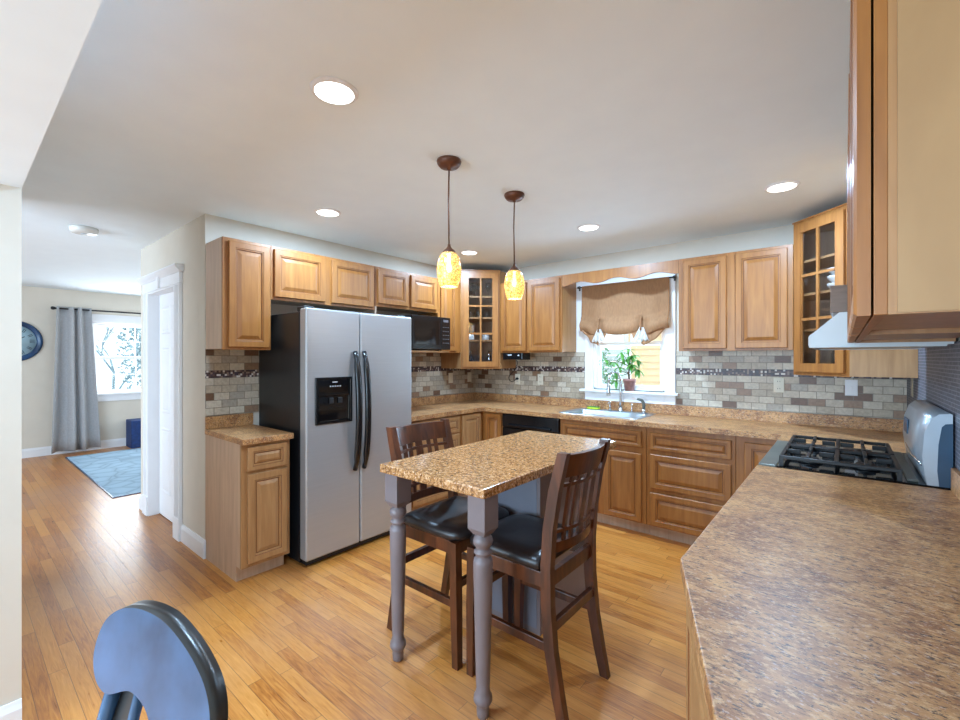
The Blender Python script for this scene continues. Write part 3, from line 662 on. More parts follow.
box('face_frame', 'maple', t, 2.902, -.5821, TK, 3.199, -.602, .8755, bev=.001)
dB(t, 2.955, 3.175, .11, .835)
# dishwasher
t = thing('dishwasher', 'black dishwasher under the counter left of the sink', 'dishwasher', (1.19, -.3, 0))
box('tub', 'black_matte', t, .870, -.58, .005, 1.508, -.01, .87)
box('door', 'black_plastic', t, .872, -.618, .115, 1.506, -.581, .735, bev=.006)
box('control_panel', 'black_plastic', t, .872, -.626, .738, 1.506, -.581, .868, bev=.008)
m = M(); m.box(.95, -.650, .752, 1.43, -.6262, .776, .008); m.build('handle', 'black_plastic', t)
box('kick_plate', 'black_matte', t, .875, -.575, .005, 1.503, -.5801, .112)

# ------------------------------------------------------------------ worktops
ct = thing('countertop', 'brown laminate countertop along the window wall with splash strip', 'countertop', (1.9, -.3, .876))
SX0, SX1, SY0, SY1 = 1.475, 2.165, -.525, -.105
m = M(); za, zb = .8762, .914
m.box(.002, -1.615, za, .640, -.6401, zb)
m.box(.002, -.64, za, SX0, -.002, zb); m.box(SX1, -.64, za, W-.002, -.002, zb); m.box(SX0, -.64, za, SX1, SY0, zb); m.box(SX0, SY1, za, SX1, -.002, zb)
m.box(3.17, -.928, za, W-.002, -.6401, zb)
m.build('worktop', 'laminate', ct)
m = M(); m.box(.002, -1.615, zb, .022, -.0225, 1.0, .002); m.box(.002, -.0222, zb, W-.002, -.002, 1.0, .002); m.box(W-.022, -.928, zb, W-.002, -.0225, 1.0, .002); m.build('splash_strip', 'laminate', ct)
ct = thing('countertop', 'small square of brown laminate countertop left of the refrigerator', 'countertop', (.3, -2.8, .876))
m = M(); m.box(.002, YL-.004, za, .640, -2.645, zb, .004); m.build('worktop', 'laminate', ct)
m = M(); m.box(.002, YL-.002, zb, .022, -2.645, 1.0, .002); m.build('splash_strip', 'laminate', ct)
ct = thing('countertop', 'large brown laminate countertop with angled end in the foreground', 'countertop', (3.5, -2.5, .876))
poly = [(3.17, -1.697), (3.17, -2.954), (3.349, -3.447), (3.42, -3.66), (W-.002, -3.66), (W-.002, -1.697)]
m = M(); m.prism(poly, za, zb); o = m.build('worktop', 'laminate', ct); bv = o.modifiers.new('b', 'BEVEL'); bv.width = .004; bv.segments = 3
m = M(); m.box(W-.022, -3.66, zb, W-.002, -1.697, 1.0, .002); m.build('splash_strip', 'laminate', ct)
t = thing('base_cabinet', 'maple base cabinet with angled corner under the foreground countertop', 'cabinet', (3.5, -2.5, 0), GB)
ip = [(3.20, -1.70), (3.20, -2.945), (3.372, -3.425), (3.44, -3.64), (W-.003, -3.64), (W-.003, -1.70)]
m = M(); m.prism(ip, TK, .8755); m.prism([(3.26, -1.70), (3.26, -2.93), (3.43, -3.40), (3.50, -3.60), (W-.003, -3.60), (W-.003, -1.70)], 0, TK); m.build('body', 'maple_warm', t)
for a, b_ in ((-2.93, -2.54), (-2.51, -2.13), (-2.10, -1.72)): front('door', t, (3.20, b_, .125), (0, -1, 0), (-1, 0, 0), b_-a, .70)
a = Vector((3.20, -2.945, 0)); bq = Vector((3.372, -3.425, 0)); u = (bq-a).normalized(); n = Vector((u.y, -u.x, 0)); n = n if n.x < 0 else -n
front('door', t, tuple(a+u*.02+Vector((0, 0, .125))), tuple(u), tuple(n), (bq-a).length-.04, .70, mat='maple_warm')

# ------------------------------------------------------------------ refrigerator
t = thing('refrigerator', 'stainless side-by-side refrigerator with black sides and water dispenser', 'refrigerator', (.35, -2.1, 0))
FY0, FY1, FM = -2.604, -1.670, -2.176; FX = .722
box('cabinet_body', 'fridge_side', t, .012, FY0+.004, .02, .632, FY1-.004, 1.735, bev=.006)
box('kick_grille', 'black_matte', t, .633, FY0+.02, .012, .69, FY1-.02, .048, bev=.004)
for y in (FY0+.05, FY1-.05): M().lathe([(.016, 0), (.016, .0199)], (.10, y, 0)).build('foot', 'black_matte', t); M().lathe([(.016, 0), (.016, .0199)], (.60, y, 0)).build('foot', 'black_matte', t)
m = M(); m.box(.636, FY0, .050, FX, FM-.003, 1.756, .014, seg=4); m.build('freezer_door', 'stainless', t)
m = M(); m.box(.636, FM+.003, .050, FX, FY1, 1.756, .014, seg=4); m.build('fridge_door', 'stainless', t)
for y in (FY0+.06, FY1-.06): box('hinge_cover', 'black_matte', t, .56, y-.04, 1.7355, .66, y+.04, 1.776, bev=.01)
for y in (-2.229, -2.150):
    pts = []; 
    for i in range(17):
        f = i/16; z = .60+f*.865; pts.append((FX+.010+.050*math.sin(PI*f)**.6, y, z))
    M().tube(pts, [.021 if 1 < i < 15 else .015 for i in range(17)], 12, flat=1.15).build('handle', 'black_plastic', t)
dp = rframe((FX+.0003, -2.541, .958), (0, 1, 0), (1, 0, 0), .291, .325, [(0, 0), (0, .006), (.004, .010), (.014, .010), (.018, .006)]).build('dispenser', 'black_plastic', t)
rframe((FX+.0065, -2.519, .972), (0, 1, 0), (1, 0, 0), .245, .19, [(0, 0), (0, .006), (.006, .006), (.012, .001)]).build('recess', 'gloss_black', dp)
for y in (-2.44, -2.37): box('paddle', 'black_matte', dp, FX+.0078, y, 1.10, FX+.022, y+.03, 1.14, bev=.004)
ds = box('display', 'gloss_black', dp, FX+.0066, -2.515, 1.172, FX+.0078, -2.275, 1.262, bev=.0004)
box('brand_badge', 'label_grey', ds, FX+.0079, -2.412, 1.245, FX+.0085, -2.372, 1.252)
for k in range(5): box('indicator', 'label_grey', ds, FX+.0079, -2.432+k*.019, 1.215, FX+.0085, -2.422+k*.019, 1.224)

# ------------------------------------------------------------------ microwave
t = thing('microwave', 'black microwave oven on a maple shelf beside the refrigerator', 'microwave', (.22, -1.17, 1.488))
MY0, MY1 = -1.462, -.963; MX = .490
box('case', 'black_matte', t, .03, MY0, 1.498, MX-.023, MY1, 1.812, bev=.005)
for y in (MY0+.04, MY1-.04): M().lathe([(.012, 1.4885), (.012, 1.4979)], (.36, y, 0)).build('foot', 'black_matte', t); M().lathe([(.012, 1.4885), (.012, 1.4979)], (.07, y, 0)).build('foot', 'black_matte', t)
dr = box('door', 'black_plastic', t, MX-.0225, MY0, 1.498, MX, MY1-.13, 1.812, bev=.005)
box('window', 'gloss_black', dr, MX+.0002, MY0+.03, 1.545, MX+.002, MY1-.16, 1.775, bev=.0005)
cp = box('control_panel', 'black_plastic', t, MX-.0225, MY1-.128, 1.498, MX, MY1, 1.812, bev=.005)
box('display', 'button_grey', cp, MX+.0001, MY1-.10, 1.765, MX+.0006, MY1-.03, 1.79)
for r_ in range(5):
    for c_ in range(3): box('button', 'button_grey', cp, MX+.0001, MY1-.105+c_*.032, 1.56+r_*.038, MX+.0006, MY1-.085+c_*.032, 1.566+r_*.038)

# ------------------------------------------------------------------ sink and taps
t = thing('sink', 'drop-in stainless steel sink set in the window counter', 'sink', (1.82, -.31, .9145))
m = M(); rx0, rx1, ry0, ry1 = 1.450, 2.190, -.55, -.060; bx0, bx1, by0, by1 = 1.50, 2.14, -.51, -.155
z = .9145; zt = .9205; zb_ = .76
def rr_(x0, x1, y0, y1, r, z, n=5):
    out = []
    for cx, cy, a0 in ((x1-r, y1-r, 0), (x0+r, y1-r, PI/2), (x0+r, y0+r, PI), (x1-r, y0+r, 1.5*PI)):
        for k in range(n+1): a = a0+PI/2*k/n; out.append((cx+r*math.cos(a), cy+r*math.sin(a), z))
    return out
rings = [rr_(rx0, rx1, ry0, ry1, .03, z), rr_(rx0+.003, rx1-.003, ry0+.003, ry1-.003, .028, zt), rr_(bx0-.01, bx1+.01, by0-.01, by1+.01, .05, zt), rr_(bx0, bx1, by0, by1, .045, zt-.008), rr_(bx0+.015, bx1-.015, by0+.015, by1-.015, .05, zb_+.03), rr_(bx0+.05, bx1-.05, by0+.05, by1-.05, .05, zb_), ]
vr = [[m.bm.verts.new(p) for p in r_] for r_ in rings]
for a, b_ in zip(vr, vr[1:]):
    for i in range(len(a)): m.face([a[i], a[(i+1) % len(a)], b_[(i+1) % len(a)], b_[i]], 0, True)
m.face(vr[-1]); m.build('basin', 'sink_steel', t)
M().lathe([(.0, zb_+.001), (.035, zb_+.001), (.04, zb_+.004), (.03, zb_+.006), (0, zb_+.003)], (1.82, -.33, 0)).build('drain', 'chrome', t)
t = thing('faucet', 'tall chrome gooseneck faucet with pull-down head behind the sink', 'faucet', (1.868, -.10, .921))
M().lathe([(.028, .921), (.028, .927), (.018, .935), (.014, .96)], (1.868, -.10, 0)).build('base', 'chrome', t)
pts = [(1.868, -.10, .95), (1.868, -.10, 1.10), (1.868, -.10, 1.20)]
for k in range(1, 12): a = PI*k/12; pts.append((1.868-.022*(1-math.cos(a)), -.10-.085*(1-math.cos(a)), 1.20+.09*math.sin(a)))
pts += [(1.824, -.27, 1.19)]
M().tube(pts, .0105, 12).build('gooseneck', 'chrome', t)
M().lathe([(.010, .12), (.014, .10), (.017, .03), (.018, 0), (0, 0)], (1.824, -.27, 1.075), 16).build('spray_head', 'chrome', t)
t = thing('soap_dispenser', 'short chrome soap pump left of the gooseneck faucet', 'soap dispenser', (1.765, -.10, .921))
M().lathe([(.018, .921), (.016, .93), (.009, .94), (.009, .985), (.012, .99), (.012, 1.0), (0, 1.002)], (1.765, -.10, 0), 16).build('body', 'chrome', t)
M().tube([(1.765, -.10, .993), (1.765, -.13, .995), (1.765, -.15, .985)], .005, 8).build('spout', 'chrome', t)
t = thing('soap_dispenser', 'short slim chrome pump between faucet and side sprayer', 'soap dispenser', (1.975, -.10, .921))
M().lathe([(.016, .921), (.014, .928), (.007, .94), (.007, .985), (.011, .99), (0, .998)], (1.975, -.10, 0), 16).build('body', 'chrome', t)
t = thing('side_sprayer', 'dark-headed side sprayer right of the faucet', 'sprayer', (2.085, -.10, .921))
M().lathe([(.022, .921), (.02, .93), (.014, .94), (.012, .96)], (2.085, -.10, 0), 16).build('base', 'chrome', t)
M().tube([(2.085, -.10, .955), (2.085, -.10, 1.005), (2.07, -.11, 1.035), (2.035, -.13, 1.045)], [.014, .015, .015, .011], 12).build('sprayer_head', 'range_trim', t)
t = thing('sponge', 'yellow and green sponge lying on the back left of sink rim', 'sponge', (1.60, -.11, .921))
box('sponge_body', 'sponge', t, 1.545, -.135, .9208, 1.655, -.075, .938, bev=.004); box('scouring_pad', 'sponge_green', t, 1.545, -.135, .9385, 1.655, -.075, .944, bev=.002)

# ------------------------------------------------------------------ plant
t = thing('potted_plant', 'leafy green plant in a terracotta pot on the window sill', 'plant', (1.925, -.03, 1.107))
px, py = 1.925, -.028
M().lathe([(0, 1.1075), (.040, 1.1075), (.056, 1.195), (.060, 1.195), (.060, 1.222), (.052, 1.222), (.050, 1.205), (0, 1.205)], (px, py, 0), 28).build('pot', 'terracotta', t)
M().lathe([(0, 1.2065), (.049, 1.2065), (.049, 1.2055)], (px, py, 0), 20, caps=False).build('soil', 'soil', t)
m = M(); tips = []
main = [(px, py, 1.205), (px-.005, py-.004, 1.27), (px+.002, py-.01, 1.34), (px-.005, py-.012, 1.41)]
m.tube(main, [.010, .009, .007, .005], 8)
rnd = random.Random(3)
specs = [(-.06, 1.47), (.00, 1.50), (.04, 1.44), (-.16, 1.38), (-.03, 1.40), (.05, 1.36), (-.21, 1.40), (-.10, 1.33), (.09, 1.40), (-.12, 1.28), (.07, 1.31), (.02, 1.43), (-.13, 1.20), (.03, 1.35), (-.07, 1.42)]
for dx_, zt_ in specs:
    dy_ = rnd.uniform(-.07, .015); b0 = Vector(main[2 if zt_ > 1.35 else 1]); tip = Vector((px+dx_, py+dy_, zt_))
    mid = (b0+tip)/2+Vector((0, 0, .02)); m.tube([b0, mid, tip], [.0035, .003, .002], 6); tips.append(tip)
m.build('stem', 'bark', t)
m = M()
for tip in tips:
    nl = rnd.randint(5, 7); a0 = rnd.uniform(0, 6)
    for k in range(nl):
        a = a0+2*PI*k/nl; L = rnd.uniform(.055, .085); wd = L*.21; dirv = Vector((math.cos(a), math.sin(a)*.6, rnd.uniform(-.75, .1))).normalized()
        side = dirv.cross(Vector((0, 0, 1))).normalized(); nrm = side.cross(dirv)
        rows = []
        for j in range(6):
            f = j/5; ww = wd*math.sin(PI*min(1, f*.92+.06))**.8; c = tip+dirv*L*f+Vector((0, 0, -.025*f*f))
            rows.append([m.bm.verts.new(c-side*ww+nrm*ww*.35), m.bm.verts.new(c), m.bm.verts.new(c+side*ww+nrm*ww*.35)])
        for p, q in zip(rows, rows[1:]):
            m.face([p[0], p[1], q[1], q[0]], 0, True); m.face([p[1], p[2], q[2], q[1]], 0, True)
fo = m.build('foliage', 'leaf', t); sm = fo.modifiers.new('s', 'SOLIDIFY'); sm.thickness = .0006

# ------------------------------------------------------------------ tie-up window shade
t = thing('window_shade', 'tan tie-up fabric shade gathered over the kitchen window', 'curtain', (1.87, -.06, 1.6))
def tri(f, c, wd): return max(0, 1-abs(f-c)/wd)
def sm_(v): return v*v*(3-2*v)
X0, X1, ZS = 1.452, 2.292, 2.138
g1, g2 = .225, .715
def zbot(f):
    # right/left outer skirts sag, centre swag arches up between the two ties
    if f < g1: return 1.685-.055*sm_(f/g1)
    if f > g2: return 1.685-.060*sm_((1-f)/(1-g2))
    k = (f-g1)/(g2-g1); return 1.672-.036*math.sin(PI*k)
m = M(); nx, nz = 84, 30; grid = []
for i in range(nx+1):
    f = i/nx; col = []; zb2 = zbot(f); pin = max(sm_(tri(f, g1, .12)), sm_(tri(f, g2, .12)))
    for j in range(nz+1):
        k = j/nz; z = ZS-(ZS-zb2)*k; x = X0+(X1-X0)*f+.012*(f-.5)*k
        roll = .045*math.exp(-((k-.88)/.13)**2)*(1-.75*pin)
        y = -.058-roll-.004*math.sin(f*38+k*3)*k-.006*math.exp(-((k-.70)/.02)**2)+.012*pin*(k > .7)
        col.append(m.bm.verts.new((x, y, z)))
    grid.append(col)
for i in range(nx):
    for j in range(nz): m.face([grid[i][j], grid[i+1][j], grid[i+1][j+1], grid[i][j+1]], 0, True)
fb = m.build('fabric', 'shade_tan', t); s_ = fb.modifiers.new('s', 'SOLIDIFY'); s_.thickness = .003
for gi, (g, l, r_) in enumerate(((g1, 0.0, g1+.10), (g2, g2-.12, 1.0))):
    for part, (fa, fb_, mat, zz) in enumerate(((l, r_, 'shade_tan', 0), (g-.085, g+.09, 'lining', .010))):
        m = M(); rows = []; n = 60; xc = X0+(X1-X0)*g
        for i in range(n+1):
            f = i/n; xb = X0+(X1-X0)*(fa+(fb_-fa)*f); xt = xc+(xb-xc)*(.25 if part else .80)
            fold = math.sin(f*(26 if part else 20)); row = []
            edge = abs((xb-xc)/(X0+(X1-X0)*(l if xb < xc else r_)-xc))
            dz = (.13-.02*edge) if part else (.118*(1-min(1, edge)**2.6))
            for j in range(11):
                k = j/10; x = xt+(xb-xt)*k; z = (1.70 if part else zbot(max(0, min(1, (x-X0)/(X1-X0))))+.03)-dz*k-.006*fold*k
                row.append(m.bm.verts.new((x, -.062-zz-.018*k*(1+fold*.6)+.01*(k > .9), z)))
            rows.append(row)
        for a_, b_ in zip(rows, rows[1:]):
            for j in range(10): m.face([a_[j], b_[j], b_[j+1], a_[j+1]], 0, True)
        o = m.build('flounce' if not part else 'flounce_lining', mat, t); s_ = o.modifiers.new('s', 'SOLIDIFY'); s_.thickness = .002
    xc = X0+(X1-X0)*g
    m = M(); m.tube([(xc-.004, -.068, 1.80), (xc, -.088, 1.76), (xc+.003, -.098, 1.71), (xc-.004, -.086, 1.675)], [.011, .013, .012, .014], 8, flat=.5); m.build('tie', 'shade_tan', t)
t = thing('curtain_rod', 'thin black curtain rod holding the tan kitchen shade', 'curtain rod', (1.87, -.05, 2.13))
M().tube([(1.395, -.050, 2.130), (2.345, -.050, 2.130)], .006, 10).build('rod', 'rod_black', t)
for x in (1.41, 2.33):
    m = M(); m.box(x-.008, -.024, 2.10, x+.008, -.0225, 2.15); m.box(x-.005, -.056, 2.119, x+.005, -.0235, 2.1235); m.box(x-.005, -.06, 2.1235, x+.005, -.0565, 2.142); m.build('bracket', 'rod_black', t)

# ------------------------------------------------------------------ island table
t = thing('kitchen_island', 'granite-topped island table with taupe turned legs and cabinet base', 'island', (2.085, -2.15, 0))
TX0, TX1, TY0, TY1 = 1.806, 2.438, -2.834, -1.578
m = M(); m.box(TX0, TY0, .880, TX1, TY1, .920, .005, seg=3); m.build('tabletop', 'granite', t)
def leg(cx, cy):
    m = M(); h = .0435
    m.box(cx-h, cy-h, .745, cx+h, cy+h, .8795, .002)
    # chamfered shoulder below the block
    a = [m.bm.verts.new((cx+sx*h, cy+sy*h, .746)) for sx, sy in ((-1, -1), (1, -1), (1, 1), (-1, 1))]
    b_ = [m.bm.verts.new((cx+sx*.028, cy+sy*.028, .722)) for sx, sy in ((-1, -1), (1, -1), (1, 1), (-1, 1))]
    for i in range(4): m.face([a[i], a[(i+1) % 4], b_[(i+1) % 4], b_[i]])
    prof = [(.020, 0), (.024, .004), (.026, .03), (.024, .045), (.030, .052), (.038, .068), (.036, .085), (.028, .098), (.029, .104), (.026, .11), (.028, .14), (.033, .35), (.038, .55), (.0385, .61), (.036, .625), (.028, .632), (.028, .640), (.036, .648), (.036, .655), (.028, .662), (.029, .672), (.037, .682), (.040, .695), (.036, .710), (.028, .718), (.028, .724)]
    m.lathe(prof, (cx, cy, 0), 32); return m.build('leg', 'island_paint', t)
leg(TX0+.064, TY0+.058); leg(TX1-.052, TY0+.058)
m = M(); m.box(1.87, -2.205, .0, 2.295, -1.64, .8795, .002); m.build('cabinet_base', 'island_paint', t)
m = M(); m.box(1.89, -2.2072, .03, 2.275, -2.2052, .85, .0005); m.build('front_panel', 'island_paint_cool', t)  # thin sheet carrying the painted cool light of this face
m = M(); m.box(2.27, -1.6395, .0, 2.31, -1.625, .8, .002); m.build('corner_strip', 'white_trim', t)

# ------------------------------------------------------------------ counter stools
def make_chair():
    """faces +x, origin on the floor under the seat centre"""
    t = thing('bar_chair', '', 'chair', (0, 0, 0), 'dark wood counter-height chairs at the island')
    hy = .197
    for s in (-1, 1):
        M().bar([(.205, s*hy*.99, 0, .85), (.20, s*hy, .3), (.195, s*hy, .575)], .020, .020).build('front_leg', 'chair_wood', t)
        pts = [(-.262, s*hy, 0, .85), (-.235, s*hy, .12, .95), (-.205, s*hy, .28), (-.19, s*hy, .45), (-.188, s*hy, .60), (-.198, s*hy, .75), (-.222, s*hy, .90), (-.262, s*hy*1.02, 1.055, .9)]
        M().bar(pts, .019, .022).build('rear_leg', 'chair_wood', t)
        M().box(-.185, s*hy-.011, .27, .185, s*hy+.011, .305, .002).build('side_stretcher', 'chair_wood', t)
        M().box(-.17, s*hy-.012, .515, .178, s*hy+.012, .575, .002).build('side_apron', 'chair_wood', t)
    M().box(.19, -.176, .36, .212, .176, .395, .002).build('front_stretcher', 'chair_wood', t)
    M().box(-.214, -.177, .345, -.192, .177, .385, .002).build('rear_stretcher', 'chair_wood', t)
    M().box(.183, -.177, .515, .207, .177, .575, .002).build('front_apron', 'chair_wood', t)
    M().box(-.20, -.177, .515, -.176, .177, .575, .002).build('rear_apron', 'chair_wood', t)
    # seat
    m = M(); n = 14; top = []
    def outline(z, g):
        p = []
        for k in range(40):
            a = 2*PI*k/40; c, s = math.cos(a), math.sin(a); e = .32
            x = math.copysign(abs(c)**e, c)*(.218+g); y = math.copysign(abs(s)**e, s)*(.216+g)
            x = max(x, -.168-g*.3) ; p.append((x+.012, y, z))
        return p
    rs = [outline(.5755, -.008), outline(.585, .004), outline(.605, .006), outline(.620, -.004), outline(.628, -.03), outline(.630, -.09), outline(.624, -.15)]
    vr = [[m.bm.verts.new(p) for p in r_] for r_ in rs]
    for a_, b_ in zip(vr, vr[1:]):
        for i in range(40): m.face([a_[i], a_[(i+1) % 40], b_[(i+1) % 40], b_[i]], 0, True)
    m.face(vr[-1], 0, True); m.face(list(reversed(vr[0]))); m.build('seat_cushion', 'leather', t)
    def xz(z):  # back line of the posts
        tb = [(.60, -.188), (.75, -.198), (.90, -.222), (1.055, -.262)]
        for (a, b_), (c, e) in zip(tb, tb[1:]):
            if z <= c: return b_+(e-b_)*(z-a)/(c-a)
        return -.262
    def rail(z0, z1, th, name, bow=.035, ends=.180):
        m = M(); n = 16; rings = []
        for i in range(n+1):
            y = -ends+2*ends*i/n; bw = -bow*(1-(y/ends)**2); r_ = []
            for (zz, s) in ((z0, -1), (z0, 1), (z1, 1), (z1, -1)): r_.append(m.bm.verts.new((xz(zz)+bw+s*th/2, y, zz)))
            rings.append(r_)
        for a_, b_ in zip(rings, rings[1:]):
            for k in range(4): m.face([a_[k], a_[(k+1) % 4], b_[(k+1) % 4], b_[k]])
        m.face(list(reversed(rings[0]))); m.face(rings[-1]); return m.build(name, 'chair_wood', t)
    rail(.952, 1.045, .022, 'top_rail'); rail(.912, .926, .014, 'thin_rail'); rail(.725, .739, .014, 'thin_rail'); rail(.650, .690, .02, 'lower_rail')
    for y in (-.115, -.07, 0, .07, .115):
        bw = -.035*(1-(y/.18)**2); wd = .011 if abs(y) > .01 else .022
        m = M(); rings = []
        for z in (.688, .75, .85, .90, .954): rings.append([m.bm.verts.new((xz(z)+bw+a*.0055, y+b_*wd, z)) for a, b_ in ((-1, -1), (1, -1), (1, 1), (-1, 1))])
        for a_, b_ in zip(rings, rings[1:]):
            for k in range(4): m.face([a_[k], a_[(k+1) % 4], b_[(k+1) % 4], b_[k]])
        m.build('slat', 'chair_wood', t)
    return t
c1 = make_chair(); c1.location = (1.918, -2.445, 0)
c1['label'] = 'dark wood bar chair left of the island, its back toward the refrigerator'
c2 = clone(c1); c2.location = (2.405, -2.445, 0); c2.rotation_euler = (0, 0, PI); c2.scale = (1, .94, 1)
c2['label'] = 'dark wood bar chair right of the island, slatted back nearest the camera'

# ------------------------------------------------------------------ dark chair in the left foreground
import numpy as _np
yaw = math.radians(39.63); Fv = Vector((-math.sin(yaw), math.cos(yaw), 0)); Rv = Vector((math.cos(yaw), math.sin(yaw), 0))
dv = -(Fv*440+Rv*(-880)).normalized()                       # along the crest, towards its near end
nv = dv.cross(Vector((0, 0, 1))).normalized()
if nv.dot(Fv) > 0: nv = -nv
lean = math.radians(12); uv_ = Vector((0, 0, 1))*math.cos(lean)-nv*math.sin(lean)
p0 = Vector((2.5146, -3.8905, .9483))
PT = lambda a, b: p0+dv*a+uv_*b
ch = thing('dining_chair', 'dark chair with rounded crest in the lower left corner', 'chair', (p0.x, p0.y, 0))
outer = [(-.125, -.142), (-.145, -.120), (-.152, -.095), (-.148, -.065), (-.135, -.040), (-.110, -.020), (-.080, -.007), (-.040, .001), (0, .003), (.04, 0), (.08, -.010), (.12, -.025), (.15, -.040), (.18, -.060), (.20, -.083), (.212, -.11), (.218, -.15), (.214, -.20), (.20, -.26), (.185, -.33), (.175, -.45), (.13, -.45), (.125, -.33), (.115, -.27), (.095, -.22), (.075, -.175), (.055, -.148), (.03, -.134), (.0, -.128), (-.022, -.130), (-.05, -.142), (-.075, -.152), (-.10, -.152)]
def smooth(pts, n=3):
    out = []; L = len(pts)
    for i in range(L):
        a, b_, c, e = (Vector((*pts[(i+k-1) % L], 0)) for k in range(4))
        for k in range(n):
            t_ = k/n; q = .5*((2*b_)+(c-a)*t_+(2*a-5*b_+4*c-e)*t_*t_+(3*b_-a-3*c+e)*t_**3); out.append((q.x, q.y))
    return out
m = M(); oo = smooth(outer); TH = .030
a_ = [m.bm.verts.new(PT(*p)) for p in oo]; b_ = [m.bm.verts.new(PT(*p)-nv*TH) for p in oo]
m.face(a_); m.face(list(reversed(b_)))
for i in range(len(oo)): m.face([a_[i], b_[i], b_[(i+1) % len(oo)], a_[(i+1) % len(oo)]], 1, True)
m.build('crest', ['chair_sky_sheen', 'chair_dark'], ch)
SZ = -.48
M().tube([PT(-.085, -.145)-nv*.015, PT(-.10, -.30)-nv*.012, PT(-.11, SZ-.01)], .013, 10).build('back_post', 'chair_sky_sheen', ch)
M().tube([PT(-.005, -.125)-nv*.015, PT(-.01, -.30)-nv*.012, PT(-.02, SZ-.01)], .009, 10).build('spindle', 'chair_sky_sheen', ch)
m = M(); sp_ = [PT(-.075, -.135)-nv*.026, PT(-.012, -.118)-nv*.026, PT(-.02, SZ), PT(-.10, SZ)]; m.extr(sp_, -nv*.008); m.build('back_splat', 'chair_dark', ch)
sc_ = PT(.03, SZ); sc_.z = .455; hz = Vector((nv.x, nv.y, 0)).normalized()
m = M(); sp_ = []
for k in range(24):
    a = 2*PI*k/24; q = sc_+hz*(.17+.2*math.sin(a))+dv*(.215*math.cos(a)); sp_.append((q.x, q.y, .44))
m.extr(sp_, (0, 0, .035)); m.build('seat', 'chair_dark', ch)
for a, b2 in ((-.15, .05), (.15, .05), (-.14, .31), (.14, .31)):
    q = sc_+hz*b2+dv*a; q2 = q+dv*a*.25+hz*(-.04 if b2 < .1 else .03)
    M().tube([(q2.x, q2.y, 0), (q.x, q.y, .442)], [.013, .018], 10).build('leg', 'chair_dark', ch)

# ------------------------------------------------------------------ range
t = thing('gas_range', 'silver gas range with black cooktop between the counters', 'stove', (3.5, -1.31, 0))
RY0, RY1 = -1.692, -.934
box('body', 'range_side', t, 3.20, RY0+.002, .0, 3.80, RY1-.002, .899, bev=.003)
box('oven_door', 'range_silver', t, 3.155, RY0+.01, .16, 3.1995, RY1-.01, .74, bev=.008)
box('control_panel', 'range_silver', t, 3.165, RY0+.004, .75, 3.1995, RY1-.004, .898, bev=.006)
M().tube([(3.13, RY0+.06, .70), (3.13, RY1-.06, .70)], .011, 10).box(3.128, RY0+.07, .69, 3.158, RY0+.09, .71).box(3.128, RY1-.09, .69, 3.158, RY1-.07, .71).build('oven_handle', 'range_silver', t)
for k in range(5): M().lathe([(0, -.0), (.020, 0), (.018, .022), (0, .024)], (3.1655-.026, RY0+.10+k*.14, .825), 18, axis='X').build('knob', 'black_plastic', t)
box('front_trim', 'range_trim', t, 3.175, RY0, .8992, 3.245, RY1, .922, bev=.004)
ck = box('cooktop', 'gloss_black', t, 3.2452, RY0, .8992, 3.80, RY1, .920, bev=.004)
box('rear_vent', 'range_trim', t, 3.682, RY0+.03, .9203, 3.715, RY1-.03, .928, bev=.003)
for cx in (3.36, 3.56):
    for cy in (-1.50, -1.12):
        M().lathe([(0, .9205), (.05, .9205), (.05, .928), (.036, .930), (.036, .938), (.034, .942), (0, .942)], (cx, cy, 0), 24).build('burner', 'black_iron', t)
for y0, y1 in ((RY0+.03, -1.33), (-1.295, RY1-.03)):
    m = M(); b0 = .0085; zg0, zg1 = .950, .966
    x0, x1 = 3.254, 3.668
    for y in (y0, y1): m.box(x0, y-b0, zg0, x1, y+b0, zg1, .003)
    for x in (x0+.008, (x0+x1)/2, x1-.008): m.box(x-b0, y0, zg0, x+b0, y1, zg1, .003)
    yc = (y0+y1)/2
    for cx in (3.36, 3.56):
        m.box(cx-b0*.8, y0, zg0, cx+b0*.8, yc-.035, zg1+.006, .003); m.box(cx-b0*.8, yc+.035, zg0, cx+b0*.8, y1, zg1+.006, .003)
        m.box(cx-.09, yc-b0*.8, zg0, cx-.035, yc+b0*.8, zg1+.006, .003); m.box(cx+.035, yc-b0*.8, zg0, cx+.09, yc+b0*.8, zg1+.006, .003)
    for x in (x0+.008, x1-.008):
        for y in (y0, y1): m.box(x-.008, y-.008, .9203, x+.008, y+.008, zg0+.002)
    m.build('grate', 'black_iron', t)
# backguard
m = M(); pr = [(3.735, .9205), (3.730, .96), (3.722, 1.03), (3.728, 1.12), (3.745, 1.175), (3.768, 1.198), (3.80, 1.203), (3.805, 1.20), (3.805, .9205)]
m.extr([(x, RY0+.004, z) for x, z in pr], (0, RY1-RY0-.008, 0), smooth=True); m.build('backguard', 'range_silver', t)
for y in (RY0, RY1-.0038):
    m = M(); pr2 = [(3.768, .9205), (3.763, .98), (3.766, 1.08), (3.775, 1.15), (3.785, 1.162), (3.805, 1.165), (3.805, .9205)]
    m.extr([(x, y, z) for x, z in pr2], (0, .0038, 0)); m.build('end_cap', 'range_side', t)
m = M(); m.box(3.719, -1.17, 1.05, 3.7265, -1.03, 1.12, .003); m.build('clock_display', 'range_side', t)
m = M(); m.tube([(3.731, RY0+.06, .985), (3.724, -1.31, .975), (3.731, RY1-.06, .985)], .005, 8); m.build('backguard_lip', 'chrome', t)

